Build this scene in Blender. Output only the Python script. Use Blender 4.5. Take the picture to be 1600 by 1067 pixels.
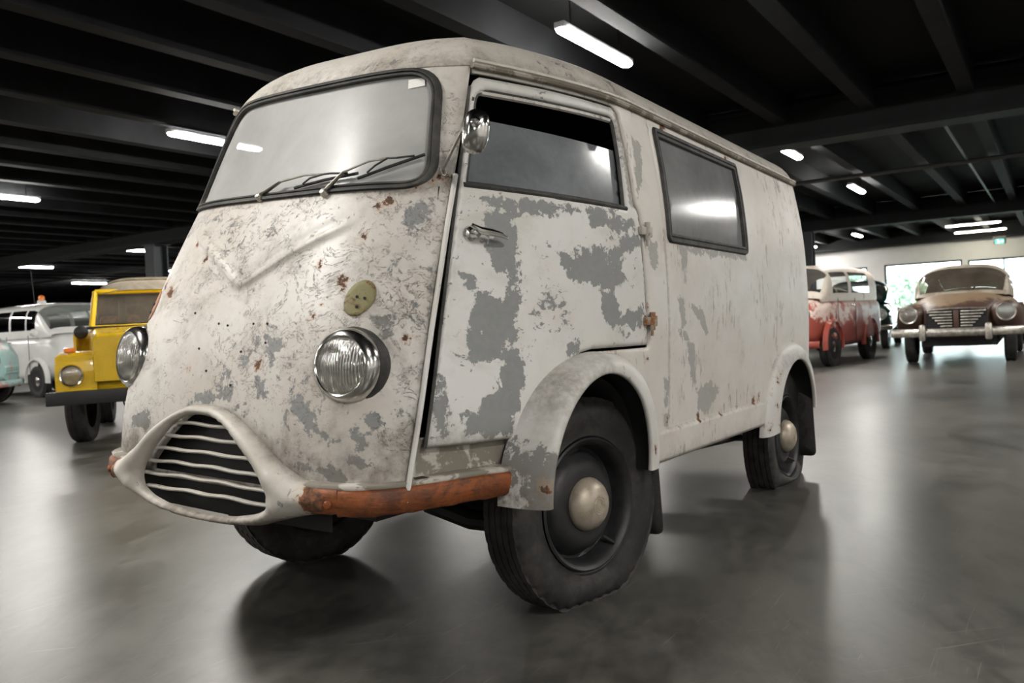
import bpy, bmesh, math, random
import numpy as np
from mathutils import Matrix, Vector
from mathutils.geometry import delaunay_2d_cdt

random.seed(7); pi = math.pi
rng = np.random.default_rng(7)
for o in list(bpy.data.objects):
    bpy.data.objects.remove(o)
scene = bpy.context.scene
COL = scene.collection

# ------------------------------------------------------------------ camera
cam_d = bpy.data.cameras.new('camera')
cam = bpy.data.objects.new('camera', cam_d)
COL.objects.link(cam)
cam_d.sensor_width = 36.0
cam_d.lens = 1322.136 / 1600 * 36.0
cam_d.clip_start = 0.05
cam_d.clip_end = 300
_r = Vector((0.540094, -0.840042, -0.051268)); _u = Vector((0.044228, -0.032502, 0.998493))
_f = Vector((0.840442, 0.541547, -0.019599))
cam.matrix_world = Matrix(((_r.x, _u.x, -_f.x, -2.3519), (_r.y, _u.y, -_f.y, -1.9579),
                           (_r.z, _u.z, -_f.z, 0.9), (0, 0, 0, 1)))
cam_d.dof.use_dof = True
cam_d.dof.focus_distance = 2.75
cam_d.dof.aperture_fstop = 4.5
scene.camera = cam

# ------------------------------------------------------------------ world, exposure
world = bpy.data.worlds.new('sky'); scene.world = world
world.use_nodes = True
wn = world.node_tree
wn.nodes['Background'].inputs['Color'].default_value = (0.86, 0.94, 1.0, 1)
wn.nodes['Background'].inputs['Strength'].default_value = 2.6
vs = scene.view_settings
vs.view_transform = 'Standard'; vs.look = 'None'; vs.gamma = 1.0
vs.use_curve_mapping = False
vs.exposure = 2.65
LAMP = 42.0            # emission of the LED battens

# ------------------------------------------------------------------ generic helpers
def tag(o, label=None, cat=None, group=None, kind=None):
    if label: o['label'] = label
    if cat: o['category'] = cat
    if group: o['group'] = group
    if kind: o['kind'] = kind
    return o

def link(o, parent=None, M=None):
    COL.objects.link(o)
    if parent: o.parent = parent
    if M is not None: o.matrix_local = M
    return o

def empty(name, loc=(0, 0, 0), rz=0.0):
    o = bpy.data.objects.new(name, None); COL.objects.link(o)
    o.location = loc; o.rotation_euler = (0, 0, rz); o.empty_display_size = 0.1
    return o

def mesh(name, V, F, mats, parent=None, M=None, smooth=True, attrs=None, angle=None):
    me = bpy.data.meshes.new(name)
    me.from_pydata([tuple(map(float, v)) for v in V], [], [tuple(map(int, f)) for f in F])
    if not isinstance(mats, (list, tuple)): mats = [mats]
    for m in mats: me.materials.append(m)
    if smooth: me.polygons.foreach_set('use_smooth', [True] * len(me.polygons))
    if attrs:
        for k, v in attrs.items():
            a = me.attributes.new(k, 'FLOAT', 'POINT')
            a.data.foreach_set('value', np.asarray(v, np.float32))
    if angle is not None: me.set_sharp_from_angle(angle=math.radians(angle))
    me.update()
    return link(bpy.data.objects.new(name, me), parent, M)

class MB:
    """collects simple shapes into one mesh"""
    def __init__(s): s.V = []; s.F = []
    def add(s, V, F):
        n = len(s.V); s.V += [tuple(v) for v in V]; s.F += [tuple(i + n for i in f) for f in F]; return s
    def box(s, c, h, R=None):
        V = []
        for sx in (-1, 1):
            for sy in (-1, 1):
                for sz in (-1, 1):
                    v = Vector((sx * h[0], sy * h[1], sz * h[2]))
                    if R is not None: v = R @ v
                    V.append((c[0] + v.x, c[1] + v.y, c[2] + v.z))
        return s.add(V, [(0, 1, 3, 2), (4, 6, 7, 5), (0, 4, 5, 1), (2, 3, 7, 6), (0, 2, 6, 4), (1, 5, 7, 3)])
    def rbox(s, c, h, b=0.01, R=None):
        """bevelled box"""
        bm = bmesh.new(); bmesh.ops.create_cube(bm, size=2)
        for v in bm.verts: v.co = Vector((v.co.x * h[0], v.co.y * h[1], v.co.z * h[2]))
        bmesh.ops.bevel(bm, geom=bm.edges[:], offset=min(b, min(h) * .95), segments=2, affect='EDGES', profile=.5)
        V = []
        for i, v in enumerate(bm.verts):
            v.index = i; w = R @ v.co if R is not None else v.co
            V.append((c[0] + w.x, c[1] + w.y, c[2] + w.z))
        F = [[v.index for v in f.verts] for f in bm.faces]; bm.free()
        return s.add(V, F)
    def tube(s, P, r, n=10, cap=True, flat=None):
        P = [Vector(p) for p in P]
        rs = r if isinstance(r, (list, tuple)) else [r] * len(P)
        V = []; F = []; prev = None
        for i, p in enumerate(P):
            t = (P[min(i + 1, len(P) - 1)] - P[max(i - 1, 0)]).normalized()
            if prev is None:
                a = Vector((0, 0, 1)) if abs(t.z) < .9 else Vector((1, 0, 0))
                a = (a - t * a.dot(t)).normalized()
            else:
                a = (prev - t * prev.dot(t)).normalized()
            prev = a; b = t.cross(a)
            for k in range(n):
                w = 2 * math.pi * k / n
                q = p + (a * math.cos(w) * (flat or 1) + b * math.sin(w)) * rs[i]
                V.append(tuple(q))
        for i in range(len(P) - 1):
            for k in range(n):
                F.append((i * n + k, i * n + (k + 1) % n, (i + 1) * n + (k + 1) % n, (i + 1) * n + k))
        if cap:
            F.append(tuple(range(n))[::-1]); F.append(tuple((len(P) - 1) * n + k for k in range(n)))
        return s.add(V, F)
    def loop_tube(s, P, r, n=8):
        P = [Vector(p) for p in P]; m = len(P); V = []; F = []; prev = None
        for i, p in enumerate(P):
            t = (P[(i + 1) % m] - P[i - 1]).normalized()
            if prev is None:
                a = Vector((0, 0, 1)) if abs(t.z) < .9 else Vector((1, 0, 0))
            else: a = prev
            a = (a - t * a.dot(t)).normalized(); prev = a; b = t.cross(a)
            for k in range(n):
                w = 2 * math.pi * k / n; V.append(tuple(p + (a * math.cos(w) + b * math.sin(w)) * r))
        off = 0
        best = min(range(n), key=lambda o: (Vector(V[(m - 1) * n]) - Vector(V[o])).length)
        for i in range(m):
            j = (i + 1) % m; sh = best if j == 0 else 0
            for k in range(n):
                F.append((i * n + k, i * n + (k + 1) % n, j * n + (k + 1 + sh) % n, j * n + (k + sh) % n))
        return s.add(V, F)
    def lathe(s, prof, n=48, O=(0, 0, 0), ax=(0, 0, 1), cap=False):
        """prof: list of (radius, height along ax)"""
        ax = Vector(ax).normalized()
        a = Vector((0, 0, 1)) if abs(ax.z) < .9 else Vector((1, 0, 0))
        a = (a - ax * a.dot(ax)).normalized(); b = ax.cross(a); O = Vector(O)
        V = []; F = []
        for (r, h) in prof:
            for k in range(n):
                w = 2 * math.pi * k / n
                V.append(tuple(O + ax * h + (a * math.cos(w) + b * math.sin(w)) * r))
        for i in range(len(prof) - 1):
            for k in range(n):
                F.append((i * n + k, i * n + (k + 1) % n, (i + 1) * n + (k + 1) % n, (i + 1) * n + k))
        if cap:
            F.append(tuple(range(n))[::-1]); F.append(tuple((len(prof) - 1) * n + k for k in range(n)))
        return s.add(V, F)
    def grid(s, rows, close=False):
        """rows of equal-length point lists"""
        m = len(rows[0]); V = [p for r in rows for p in r]; F = []
        for i in range(len(rows) - 1):
            for k in range(m if close else m - 1):
                F.append((i * m + k, i * m + (k + 1) % m, (i + 1) * m + (k + 1) % m, (i + 1) * m + k))
        return s.add(V, F)
    def build(s, name, mat, parent=None, M=None, smooth=True, angle=35):
        return mesh(name, s.V, s.F, mat, parent, M, smooth, angle=angle if smooth else None)

# ------------------------------------------------------------------ node helpers
def newmat(name):
    m = bpy.data.materials.new(name); m.use_nodes = True
    nt = m.node_tree; nt.nodes.clear()
    out = nt.nodes.new('ShaderNodeOutputMaterial')
    return m, nt, out

def nd(nt, typ, ins=None, **props):
    n = nt.nodes.new(typ)
    for k, v in props.items(): setattr(n, k, v)
    for k, v in (ins or {}).items():
        s = n.inputs[k]
        if isinstance(v, bpy.types.NodeSocket): nt.links.new(v, s)
        else: s.default_value = v
    return n

def mth(nt, op, a, b=0.0, c=0.0, clamp=False):
    n = nt.nodes.new('ShaderNodeMath'); n.operation = op; n.use_clamp = clamp
    for i, v in enumerate((a, b, c)):
        if isinstance(v, bpy.types.NodeSocket): nt.links.new(v, n.inputs[i])
        else: n.inputs[i].default_value = v
    return n.outputs[0]

def mixc(nt, f, a, b, mode='MIX'):
    n = nt.nodes.new('ShaderNodeMix'); n.data_type = 'RGBA'; n.blend_type = mode
    for s, v in ((n.inputs[0], f), (n.inputs[6], a), (n.inputs[7], b)):
        if isinstance(v, bpy.types.NodeSocket): nt.links.new(v, s)
        else: s.default_value = v if not isinstance(v, tuple) or len(v) == 4 else (*v, 1)
    return n.outputs[2]

def mixf(nt, f, a, b):
    n = nt.nodes.new('ShaderNodeMix'); n.data_type = 'FLOAT'
    for s, v in ((n.inputs[0], f), (n.inputs[2], a), (n.inputs[3], b)):
        if isinstance(v, bpy.types.NodeSocket): nt.links.new(v, s)
        else: s.default_value = v
    return n.outputs[0]

def step_(nt, v, lo, hi):
    n = nt.nodes.new('ShaderNodeMapRange'); n.interpolation_type = 'SMOOTHSTEP'
    nt.links.new(v, n.inputs[0]); n.inputs[1].default_value = lo; n.inputs[2].default_value = hi
    return n.outputs[0]

def noise(nt, co, scale, detail=4, rough=.55, dist=0.0):
    return nd(nt, 'ShaderNodeTexNoise', {'Vector': co, 'Scale': scale, 'Detail': detail, 'Roughness': rough,
                                         'Distortion': dist}).outputs[0]

def mapped(nt, co, sc, loc=(0, 0, 0)):
    return nd(nt, 'ShaderNodeMapping', {'Vector': co, 'Scale': sc, 'Location': loc}).outputs[0]

def simple(name, col, rough=.5, metal=0.0, var=.15, nscale=6.0, bump=0.0, coat=0.0, spec=.5):
    m, nt, out = newmat(name)
    co = nd(nt, 'ShaderNodeTexCoord').outputs['Object']
    n1 = noise(nt, co, nscale, 5, .6)
    dark = tuple(c * (1 - var) for c in col[:3]); lite = tuple(min(1, c * (1 + var)) for c in col[:3])
    c = mixc(nt, step_(nt, n1, .3, .7), dark, lite)
    p = nd(nt, 'ShaderNodeBsdfPrincipled', {'Base Color': c, 'Metallic': metal, 'Coat Weight': coat,
                                            'Specular IOR Level': spec})
    nt.links.new(mth(nt, 'ADD', mth(nt, 'MULTIPLY', n1, .12), rough - .06), p.inputs['Roughness'])
    if bump:
        b = nd(nt, 'ShaderNodeBump', {'Height': noise(nt, co, nscale * 6, 6, .65), 'Strength': bump, 'Distance': .01})
        nt.links.new(b.outputs[0], p.inputs['Normal'])
    nt.links.new(p.outputs[0], out.inputs[0])
    return m

def emissive(name, col, s):
    m, nt, out = newmat(name)
    e = nd(nt, 'ShaderNodeEmission', {'Color': (*col, 1), 'Strength': s})
    nt.links.new(e.outputs[0], out.inputs[0]); return m

def paint_mat(name, w1=(.60, .575, .535), w2=(.66, .645, .615), crack=.5, chip=.0, grime=.25, streak=None,
              rough=.42, crust=(.235, .24, .238), stain=.2):
    """old white paint: flaked to grey primer, crazed, rust spotted, dirty"""
    m, nt, out = newmat(name)
    co = nd(nt, 'ShaderNodeTexCoord').outputs['Object']
    at = lambda k: nd(nt, 'ShaderNodeAttribute', attribute_name=k).outputs['Fac']
    A, Rr, Gr = at('primer'), at('rust'), at('grime')
    big = noise(nt, co, 2.6, 4, .6); big2 = noise(nt, mapped(nt, co, (1, 1, 1), (3.1, 1.7, 8.2)), 4.2, 5, .6)
    mid = noise(nt, co, 11, 9, .68, .3); fine = noise(nt, mapped(nt, co, (1, 1, 1), (7, 2, 1)), 38, 8, .72)
    edge = mth(nt, 'ADD', mth(nt, 'MULTIPLY', mth(nt, 'SUBTRACT', mid, .5), 1.5),
               mth(nt, 'MULTIPLY', mth(nt, 'SUBTRACT', fine, .5), 1.1))
    pm = step_(nt, mth(nt, 'ADD', A, edge), .48, .54)
    pm = mth(nt, 'MULTIPLY', pm, step_(nt, A, .06, .2))
    cn = noise(nt, mapped(nt, co, streak or (1, 1, 1), (2, 5, 3)), 26, 10, .74, .4)
    cv = mth(nt, 'ADD', cn, mth(nt, 'MULTIPLY', mth(nt, 'SUBTRACT', big2, .5), .55))
    ch = step_(nt, cv, .70 - chip, .715 - chip)
    pm = mth(nt, 'MAXIMUM', pm, ch)
    # crazing: wandering hairlines where flakes have lifted
    l1 = noise(nt, mapped(nt, co, (1, 1, 1.25), (5, 3, 2)), 8.5, 7, .66, .9)
    l2 = noise(nt, mapped(nt, co, (1, 1, 1.5), (1, 6, 9)), 19, 6, .68, .7)
    k1 = mth(nt, 'SUBTRACT', 1.0, step_(nt, mth(nt, 'ABSOLUTE', mth(nt, 'SUBTRACT', l1, .5)), .001, .008))
    k2 = mth(nt, 'SUBTRACT', 1.0, step_(nt, mth(nt, 'ABSOLUTE', mth(nt, 'SUBTRACT', l2, .5)), .002, .014))
    gate = mth(nt, 'ADD', mid, mth(nt, 'MULTIPLY', mth(nt, 'SUBTRACT', big, .5), .6))
    k1 = mth(nt, 'MULTIPLY', k1, step_(nt, gate, .50, .58)); k2 = mth(nt, 'MULTIPLY', k2, step_(nt, mth(nt, 'ADD', fine, mth(nt, 'SUBTRACT', big2, .5)), .50, .58))
    cr = mth(nt, 'MAXIMUM', k1, k2)
    cr = mth(nt, 'MULTIPLY', cr, crack)
    white = mixc(nt, step_(nt, big, .35, .65), w1, w2)
    white = mixc(nt, mth(nt, 'MULTIPLY', step_(nt, big2, .5, .7), .5), white, (w1[0] * .93, w1[1] * .88, w1[2] * .84))
    white = mixc(nt, mth(nt, 'MULTIPLY', step_(nt, noise(nt, mapped(nt, co, (1, 1, 1.6), (9, 4, 6)), 3.4, 7, .66, .5), .50, .66), stain), white, (.47, .46, .395))
    gcol = mixc(nt, fine, (crust[0] * .8, crust[1] * .8, crust[2] * .8), (crust[0] * 1.18, crust[1] * 1.18, crust[2] * 1.17))
    c = mixc(nt, pm, white, gcol)
    dirt = noise(nt, mapped(nt, co, (1, 1, 1), (1, 9, 4)), 6.5, 8, .7)
    dm = mth(nt, 'MULTIPLY', step_(nt, mth(nt, 'ADD', dirt, mth(nt, 'MULTIPLY', Gr, .45)), .52, .80), grime)
    dm = mth(nt, 'ADD', dm, mth(nt, 'MULTIPLY', mth(nt, 'MULTIPLY', Gr, step_(nt, fine, .3, .65)), .75), clamp=True)
    c = mixc(nt, dm, c, (.16, .135, .105))
    c = mixc(nt, mth(nt, 'MULTIPLY', cr, .85), c, (.10, .085, .07))
    rv = mth(nt, 'ADD', Rr, mth(nt, 'ADD', mth(nt, 'MULTIPLY', mth(nt, 'SUBTRACT', mid, .5), 1.8), mth(nt, 'MULTIPLY', mth(nt, 'SUBTRACT', fine, .5), 1.4)))
    rv = mth(nt, 'MULTIPLY', rv, step_(nt, Rr, .03, .15))
    rm = step_(nt, rv, .46, .54); rh = step_(nt, rv, .22, .5)
    c = mixc(nt, mth(nt, 'MULTIPLY', rh, .45), c, (.40, .26, .15))
    rc = mixc(nt, step_(nt, fine, .35, .62), (.27, .10, .035), (.06, .035, .024))
    c = mixc(nt, rm, c, rc)
    p = nd(nt, 'ShaderNodeBsdfPrincipled', {'Base Color': c})
    ro = mixf(nt, pm, rough, .68); ro = mixf(nt, mth(nt, 'MAXIMUM', dm, rm), ro, .85)
    nt.links.new(ro, p.inputs['Roughness'])
    h = mth(nt, 'ADD', mth(nt, 'MULTIPLY', pm, -.5), mth(nt, 'MULTIPLY', cr, -.8))
    h = mth(nt, 'ADD', h, mth(nt, 'MULTIPLY', big2, .25))
    h = mth(nt, 'ADD', h, mth(nt, 'MULTIPLY', fine, .12 + .25 * crack))
    b = nd(nt, 'ShaderNodeBump', {'Height': h, 'Strength': .55, 'Distance': .004})
    nt.links.new(b.outputs[0], p.inputs['Normal'])
    nt.links.new(p.outputs[0], out.inputs[0])
    return m

def glass_mat(name, dust=.6, dcol=(.42, .43, .43), tint=(.55, .58, .6), rough=.08, smear=6.0, gloss=1.0):
    """dusty pane: see-through glass under an uneven film of dust"""
    m, nt, out = newmat(name)
    co = nd(nt, 'ShaderNodeTexCoord').outputs['Object']
    n1 = noise(nt, co, smear, 6, .6, .6); n2 = noise(nt, co, smear * 7, 6, .7)
    f = mth(nt, 'ADD', dust, mth(nt, 'MULTIPLY', mth(nt, 'SUBTRACT', n1, .5), .55))
    f = mth(nt, 'ADD', f, mth(nt, 'MULTIPLY', mth(nt, 'SUBTRACT', n2, .5), .18), clamp=True)
    tr = nd(nt, 'ShaderNodeBsdfTransparent', {'Color': (*tint, 1)})
    df = nd(nt, 'ShaderNodeBsdfDiffuse', {'Color': (*dcol, 1), 'Roughness': .5})
    m1 = nd(nt, 'ShaderNodeMixShader', {0: f}); nt.links.new(tr.outputs[0], m1.inputs[1]); nt.links.new(df.outputs[0], m1.inputs[2])
    gl = nd(nt, 'ShaderNodeBsdfGlossy', {'Color': (1, 1, 1, 1), 'Roughness': rough})
    fr = nd(nt, 'ShaderNodeFresnel', {'IOR': 1.5})
    m2 = nd(nt, 'ShaderNodeMixShader', {0: mth(nt, 'MULTIPLY', fr.outputs[0], gloss)})
    nt.links.new(m1.outputs[0], m2.inputs[1]); nt.links.new(gl.outputs[0], m2.inputs[2])
    nt.links.new(m2.outputs[0], out.inputs[0])
    return m

# ------------------------------------------------------------------ materials
def floor_mat():
    m, nt, out = newmat('polished_concrete')
    co = nd(nt, 'ShaderNodeTexCoord').outputs['Object']
    a = noise(nt, co, .55, 6, .6, .5); b = noise(nt, mapped(nt, nd(nt, 'ShaderNodeVectorRotate', {'Vector': co, 'Angle': -.5}, rotation_type='Z_AXIS').outputs[0], (.8, 2.2, 1)), 2.2, 9, .70, .9)
    c_ = noise(nt, co, 14, 8, .7)
    v = mth(nt, 'ADD', mth(nt, 'MULTIPLY', a, .45), mth(nt, 'ADD', mth(nt, 'MULTIPLY', b, .4), mth(nt, 'MULTIPLY', c_, .25)))
    col = mixc(nt, step_(nt, v, .42, .67), (.034, .0325, .028), (.116, .111, .098))
    # scratches and pale scuffs
    s1 = noise(nt, mapped(nt, co, (3, 55, 1), (2, 0, 0)), 1.3, 3, .5, 1.2)
    s2 = noise(nt, mapped(nt, nd(nt, 'ShaderNodeVectorRotate', {'Vector': co, 'Angle': .8}, rotation_type='Z_AXIS').outputs[0],
                          (2.5, 70, 1)), 1.1, 3, .5, 1.0)
    sc = mth(nt, 'MULTIPLY', mth(nt, 'MAXIMUM', step_(nt, s1, .67, .72), step_(nt, s2, .68, .73)), .30)
    col = mixc(nt, sc, col, (.33, .32, .29))
    sp = nd(nt, 'ShaderNodeTexVoronoi', {'Vector': co, 'Scale': 3.2}).outputs['Distance']
    spm = mth(nt, 'MULTIPLY', mth(nt, 'SUBTRACT', 1.0, step_(nt, sp, .015, .03)), step_(nt, b, .5, .6))
    col = mixc(nt, mth(nt, 'MULTIPLY', spm, .6), col, (.5, .49, .46))
    dk = step_(nt, noise(nt, co, 5.5, 9, .75), .54, .80)
    col = mixc(nt, mth(nt, 'MULTIPLY', dk, .4), col, (.045, .043, .04))
    p = nd(nt, 'ShaderNodeBsdfPrincipled', {'Base Color': col, 'IOR': 1.5, 'Specular IOR Level': .5})
    ro = mth(nt, 'ADD', .14, mth(nt, 'ADD', mth(nt, 'MULTIPLY', v, .26), mth(nt, 'MULTIPLY', c_, .10)))
    ro = mth(nt, 'ADD', ro, mth(nt, 'MULTIPLY', sc, .3))
    nt.links.new(ro, p.inputs['Roughness'])
    bp = nd(nt, 'ShaderNodeBump', {'Height': a, 'Strength': .03, 'Distance': .02})
    nt.links.new(bp.outputs[0], p.inputs['Normal'])
    nt.links.new(p.outputs[0], out.inputs[0])
    return m

def rust_mat():
    m, nt, out = newmat('rusted_steel')
    co = nd(nt, 'ShaderNodeTexCoord').outputs['Object']
    a = noise(nt, co, 9, 8, .7, .6); b = noise(nt, mapped(nt, co, (1, 1, 4)), 26, 8, .7); g = noise(nt, mapped(nt, co, (1, 1, 1), (4, 4, 4)), 14, 7, .7)
    c = mixc(nt, step_(nt, a, .38, .62), (.085, .026, .011), (.26, .075, .018))
    c = mixc(nt, step_(nt, b, .52, .68), c, (.07, .03, .018))
    c = mixc(nt, mth(nt, 'MULTIPLY', step_(nt, a, .62, .70), .7), c, (.46, .19, .035))
    c = mixc(nt, step_(nt, g, .66, .69), c, (.42, .40, .36))
    p = nd(nt, 'ShaderNodeBsdfPrincipled', {'Base Color': c, 'Roughness': .48, 'Metallic': .25})
    bp = nd(nt, 'ShaderNodeBump', {'Height': b, 'Strength': .5, 'Distance': .004}); nt.links.new(bp.outputs[0], p.inputs['Normal'])
    nt.links.new(p.outputs[0], out.inputs[0]); return m

def rubber_mat(name='tire_rubber', c1=(.013, .0122, .0114), c2=(.044, .039, .033)):
    m, nt, out = newmat(name)
    co = nd(nt, 'ShaderNodeTexCoord').outputs['Object']
    a = noise(nt, co, 7, 7, .7); b = noise(nt, co, 40, 6, .7)
    c = mixc(nt, step_(nt, mth(nt, 'ADD', mth(nt, 'MULTIPLY', a, .7), mth(nt, 'MULTIPLY', b, .3)), .42, .66), c1, c2)
    p = nd(nt, 'ShaderNodeBsdfPrincipled', {'Base Color': c, 'Roughness': .66})
    bp = nd(nt, 'ShaderNodeBump', {'Height': b, 'Strength': .25, 'Distance': .003}); nt.links.new(bp.outputs[0], p.inputs['Normal'])
    nt.links.new(p.outputs[0], out.inputs[0]); return m

def lens_mat(name='headlamp_glass', axis=1):
    m, nt, out = newmat(name)
    co = nd(nt, 'ShaderNodeTexCoord').outputs['Object']
    w = nd(nt, 'ShaderNodeTexWave', {'Vector': co, 'Scale': 42.0, 'Distortion': .1, 'Detail': 0.0},
           wave_type='BANDS', bands_direction='Y')
    bp = nd(nt, 'ShaderNodeBump', {'Height': w.outputs['Fac'], 'Strength': .8, 'Distance': .004})
    tr = nd(nt, 'ShaderNodeBsdfTransparent', {'Color': (.80, .80, .76, 1)})
    gl = nd(nt, 'ShaderNodeBsdfGlossy', {'Color': (.95, .95, .93, 1), 'Roughness': .12, 'Normal': bp.outputs[0]})
    df = nd(nt, 'ShaderNodeBsdfDiffuse', {'Color': (.40, .40, .37, 1), 'Normal': bp.outputs[0]})
    m0 = nd(nt, 'ShaderNodeMixShader', {0: .28}); nt.links.new(tr.outputs[0], m0.inputs[1]); nt.links.new(df.outputs[0], m0.inputs[2])
    m1 = nd(nt, 'ShaderNodeMixShader', {0: .30}); nt.links.new(m0.outputs[0], m1.inputs[1]); nt.links.new(gl.outputs[0], m1.inputs[2])
    nt.links.new(m1.outputs[0], out.inputs[0]); return m

def two_tone(name, c1, c2, scale=3.0, lo=.45, hi=.55, rough=.5, z=None, metal=0, coat=0.0):
    """body paint with worn patches of a second colour"""
    m, nt, out = newmat(name)
    co = nd(nt, 'ShaderNodeTexCoord').outputs['Object']
    v = noise(nt, co, scale, 8, .7, .4)
    if z:
        zz = nd(nt, 'ShaderNodeSeparateXYZ', {0: co}).outputs[2]
        v = mth(nt, 'ADD', v, mth(nt, 'MULTIPLY', mth(nt, 'SUBTRACT', zz, z[0]), z[1]))
    f = step_(nt, v, lo, hi)
    c = mixc(nt, f, c1, c2)
    c = mixc(nt, mth(nt, 'MULTIPLY', step_(nt, noise(nt, co, scale * 3, 6, .7), .5, .75), .4), c, tuple(.5 * k for k in c1))
    p = nd(nt, 'ShaderNodeBsdfPrincipled', {'Base Color': c, 'Roughness': rough, 'Metallic': metal, 'Coat Weight': coat})
    nt.links.new(p.outputs[0], out.inputs[0]); return m

M = {}
M['floor'] = floor_mat()
M['deck'] = simple('black_ceiling_paint', (.0022, .0023, .0027), .85, var=.3, nscale=2, spec=.2)
M['joist'] = simple('dark_joist_paint', (.013, .0138, .015), .8, var=.25, nscale=3, spec=.15)
M['beam'] = simple('dark_beam_paint', (.009, .0102, .011), .75, var=.25, nscale=3, spec=.3)
M['wall'] = simple('white_wall_paint', (.70, .69, .67), .8, var=.04, nscale=1.5)
M['wall_dark'] = simple('dark_wall_paint', (.05, .052, .055), .8, var=.2, nscale=1)
M['wall_grey'] = simple('grey_wall_paint', (.34, .34, .33), .8, var=.08, nscale=1)
M['column'] = simple('column_paint', (.028, .032, .036), .6, var=.15, nscale=3)
M['lamp_tray'] = simple('lamp_tray_white', (.55, .56, .58), .5)
M['led'] = emissive('led_diffuser', (1.0, .97, .92), LAMP)
M['led_warm'] = emissive('tube_diffuser_warm', (1.0, .95, .74), LAMP * .3)
M['nose'] = paint_mat('flaking_white_nose', (.50, .462, .415), (.58, .555, .52), crack=1.0, chip=.085, grime=.62)
M['door'] = paint_mat('sanded_white_door', (.62, .605, .57), (.67, .66, .64), crack=.0, chip=.075, grime=.22, streak=(1, 1, 1.8), stain=.5)
M['side'] = paint_mat('streaky_white_side', (.585, .545, .495), (.65, .62, .58), crack=.0, chip=.085, grime=.28, streak=(1.6, 1.6, .30), stain=.3,
                      crust=(.36, .355, .325))
M['roof'] = paint_mat('weathered_roof', (.55, .515, .46), (.60, .57, .52), crack=.5, chip=.06, grime=.45)
M['fender'] = paint_mat('fender_paint', (.62, .60, .565), (.66, .645, .62), crack=.0, chip=.02, grime=.25)
M['grille'] = paint_mat('grille_paint', (.43, .40, .35), (.50, .47, .425), crack=.2, chip=.05, grime=.6, rough=.5)
M['dark'] = simple('interior_shade_black', (.010, .010, .011), .8)  # near-black colour carries the shade of insides, gaps and recesses
M['black'] = simple('black_steel', (.014, .014, .014), .55, var=.3)
M['disc'] = simple('black_wheel_disc', (.016, .016, .017), .5, var=.4, nscale=14)
M['rubber'] = rubber_mat()
M['seal'] = rubber_mat('window_rubber', (.02, .02, .019), (.07, .065, .055))
M['rust'] = rust_mat()
M['chrome'] = simple('dull_chrome', (.62, .61, .58), .17, 1.0, .15, 12)
M['reflector'] = simple('reflector', (.60, .58, .52), .22, 1.0, .15, 8)
M['hinge'] = two_tone('rusty_hinge', (.30, .27, .22), (.27, .10, .03), 30, .48, .54, .7)
M['hubcap'] = two_tone('tarnished_hubcap', (.46, .40, .32), (.33, .28, .21), 16, .4, .65, .42, metal=.35)
M['steel'] = simple('dull_steel', (.36, .34, .30), .42, .8, .25, 20)
M['lens'] = lens_mat()
M['windscreen'] = glass_mat('dusty_windscreen', .85, (.47, .47, .455), (.5, .52, .53), .30, 2.6, .5)
M['doorglass'] = glass_mat('dusty_door_pane', .52, (.33, .355, .37), (.45, .5, .52), .20, 5.0)
M['sideglass'] = glass_mat('dusty_side_pane', .66, (.33, .335, .335), (.4, .42, .43), .16, 3.0, .8)
M['paper'] = simple('paper', (.75, .74, .70), .8, var=.03)
M['step'] = two_tone('step_dirty_paint', (.20, .18, .145), (.45, .42, .37), 9, .5, .56, .75)
M['olive'] = two_tone('indicator_scar_olive', (.21, .19, .09), (.13, .055, .02), 22, .52, .6, .7)
M['scar'] = two_tone('indicator_scar_brown', (.33, .17, .10), (.16, .07, .03), 20, .5, .6, .75)
M['orange'] = simple('amber_plastic', (.85, .22, .02), .25, var=.1, coat=.5)

# ------------------------------------------------------------------ the hall
def struct(name, mb, mat, parent=None, smooth=False):
    o = mb.build(name, mat, parent, smooth=smooth)
    o['kind'] = 'structure'
    return o
X0, X1, Y0, Y1 = -14.0, 29.0, -10.0, 44.0
DECK = 3.47
fl = MB().box(((X0 + X1) / 2, (Y0 + Y1) / 2, -.05), ((X1 - X0) / 2, (Y1 - Y0) / 2, .05))
tag(struct('floor', fl, M['floor']), 'polished grey concrete hall floor', 'floor')
ceil = struct('ceiling', MB().box(((X0 + X1) / 2, (Y0 + Y1) / 2, DECK + .1), ((X1 - X0) / 2, (Y1 - Y0) / 2, .1)), M['deck'])
tag(ceil, 'black painted ceiling deck with joists and beams', 'ceiling')
# joists run along x in bays between the beams; each one is a piece of the ceiling
bays = [(X0, -4.1), (-3.7, 8.1), (8.5, 20.1), (20.5, X1)]
jm = {}
for bi, (xa, xb) in enumerate(bays):
    L = xb - xa
    me = None
    k = -14
    while .76 + .99 * k < Y1:
        y = .76 + .99 * k; k += 1
        if y < Y0 + .2: continue
        if me is None:
            o = MB().box((0, 0, 0), (L / 2, .075, (DECK - 3.15) / 2)).build('joist', M['joist'], ceil, smooth=False); me = o.data
        else:
            o = link(bpy.data.objects.new('joist', me), ceil)
        o.location = ((xa + xb) / 2, y, (DECK + 3.15) / 2)
for xc in (-3.9, 8.3, 20.3, 28.75):
    mb = MB()
    mb.box((xc, (Y0 + Y1) / 2, 2.925), (.20, (Y1 - Y0) / 2 - .01, .025))
    mb.box((xc, (Y0 + Y1) / 2, 3.20), (.06, (Y1 - Y0) / 2 - .01, .25))
    mb.box((xc, (Y0 + Y1) / 2, 3.36), (.20, (Y1 - Y0) / 2 - .01, .02))
    mb.build('beam', M['beam'], ceil, smooth=False)
cn = 0
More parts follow.
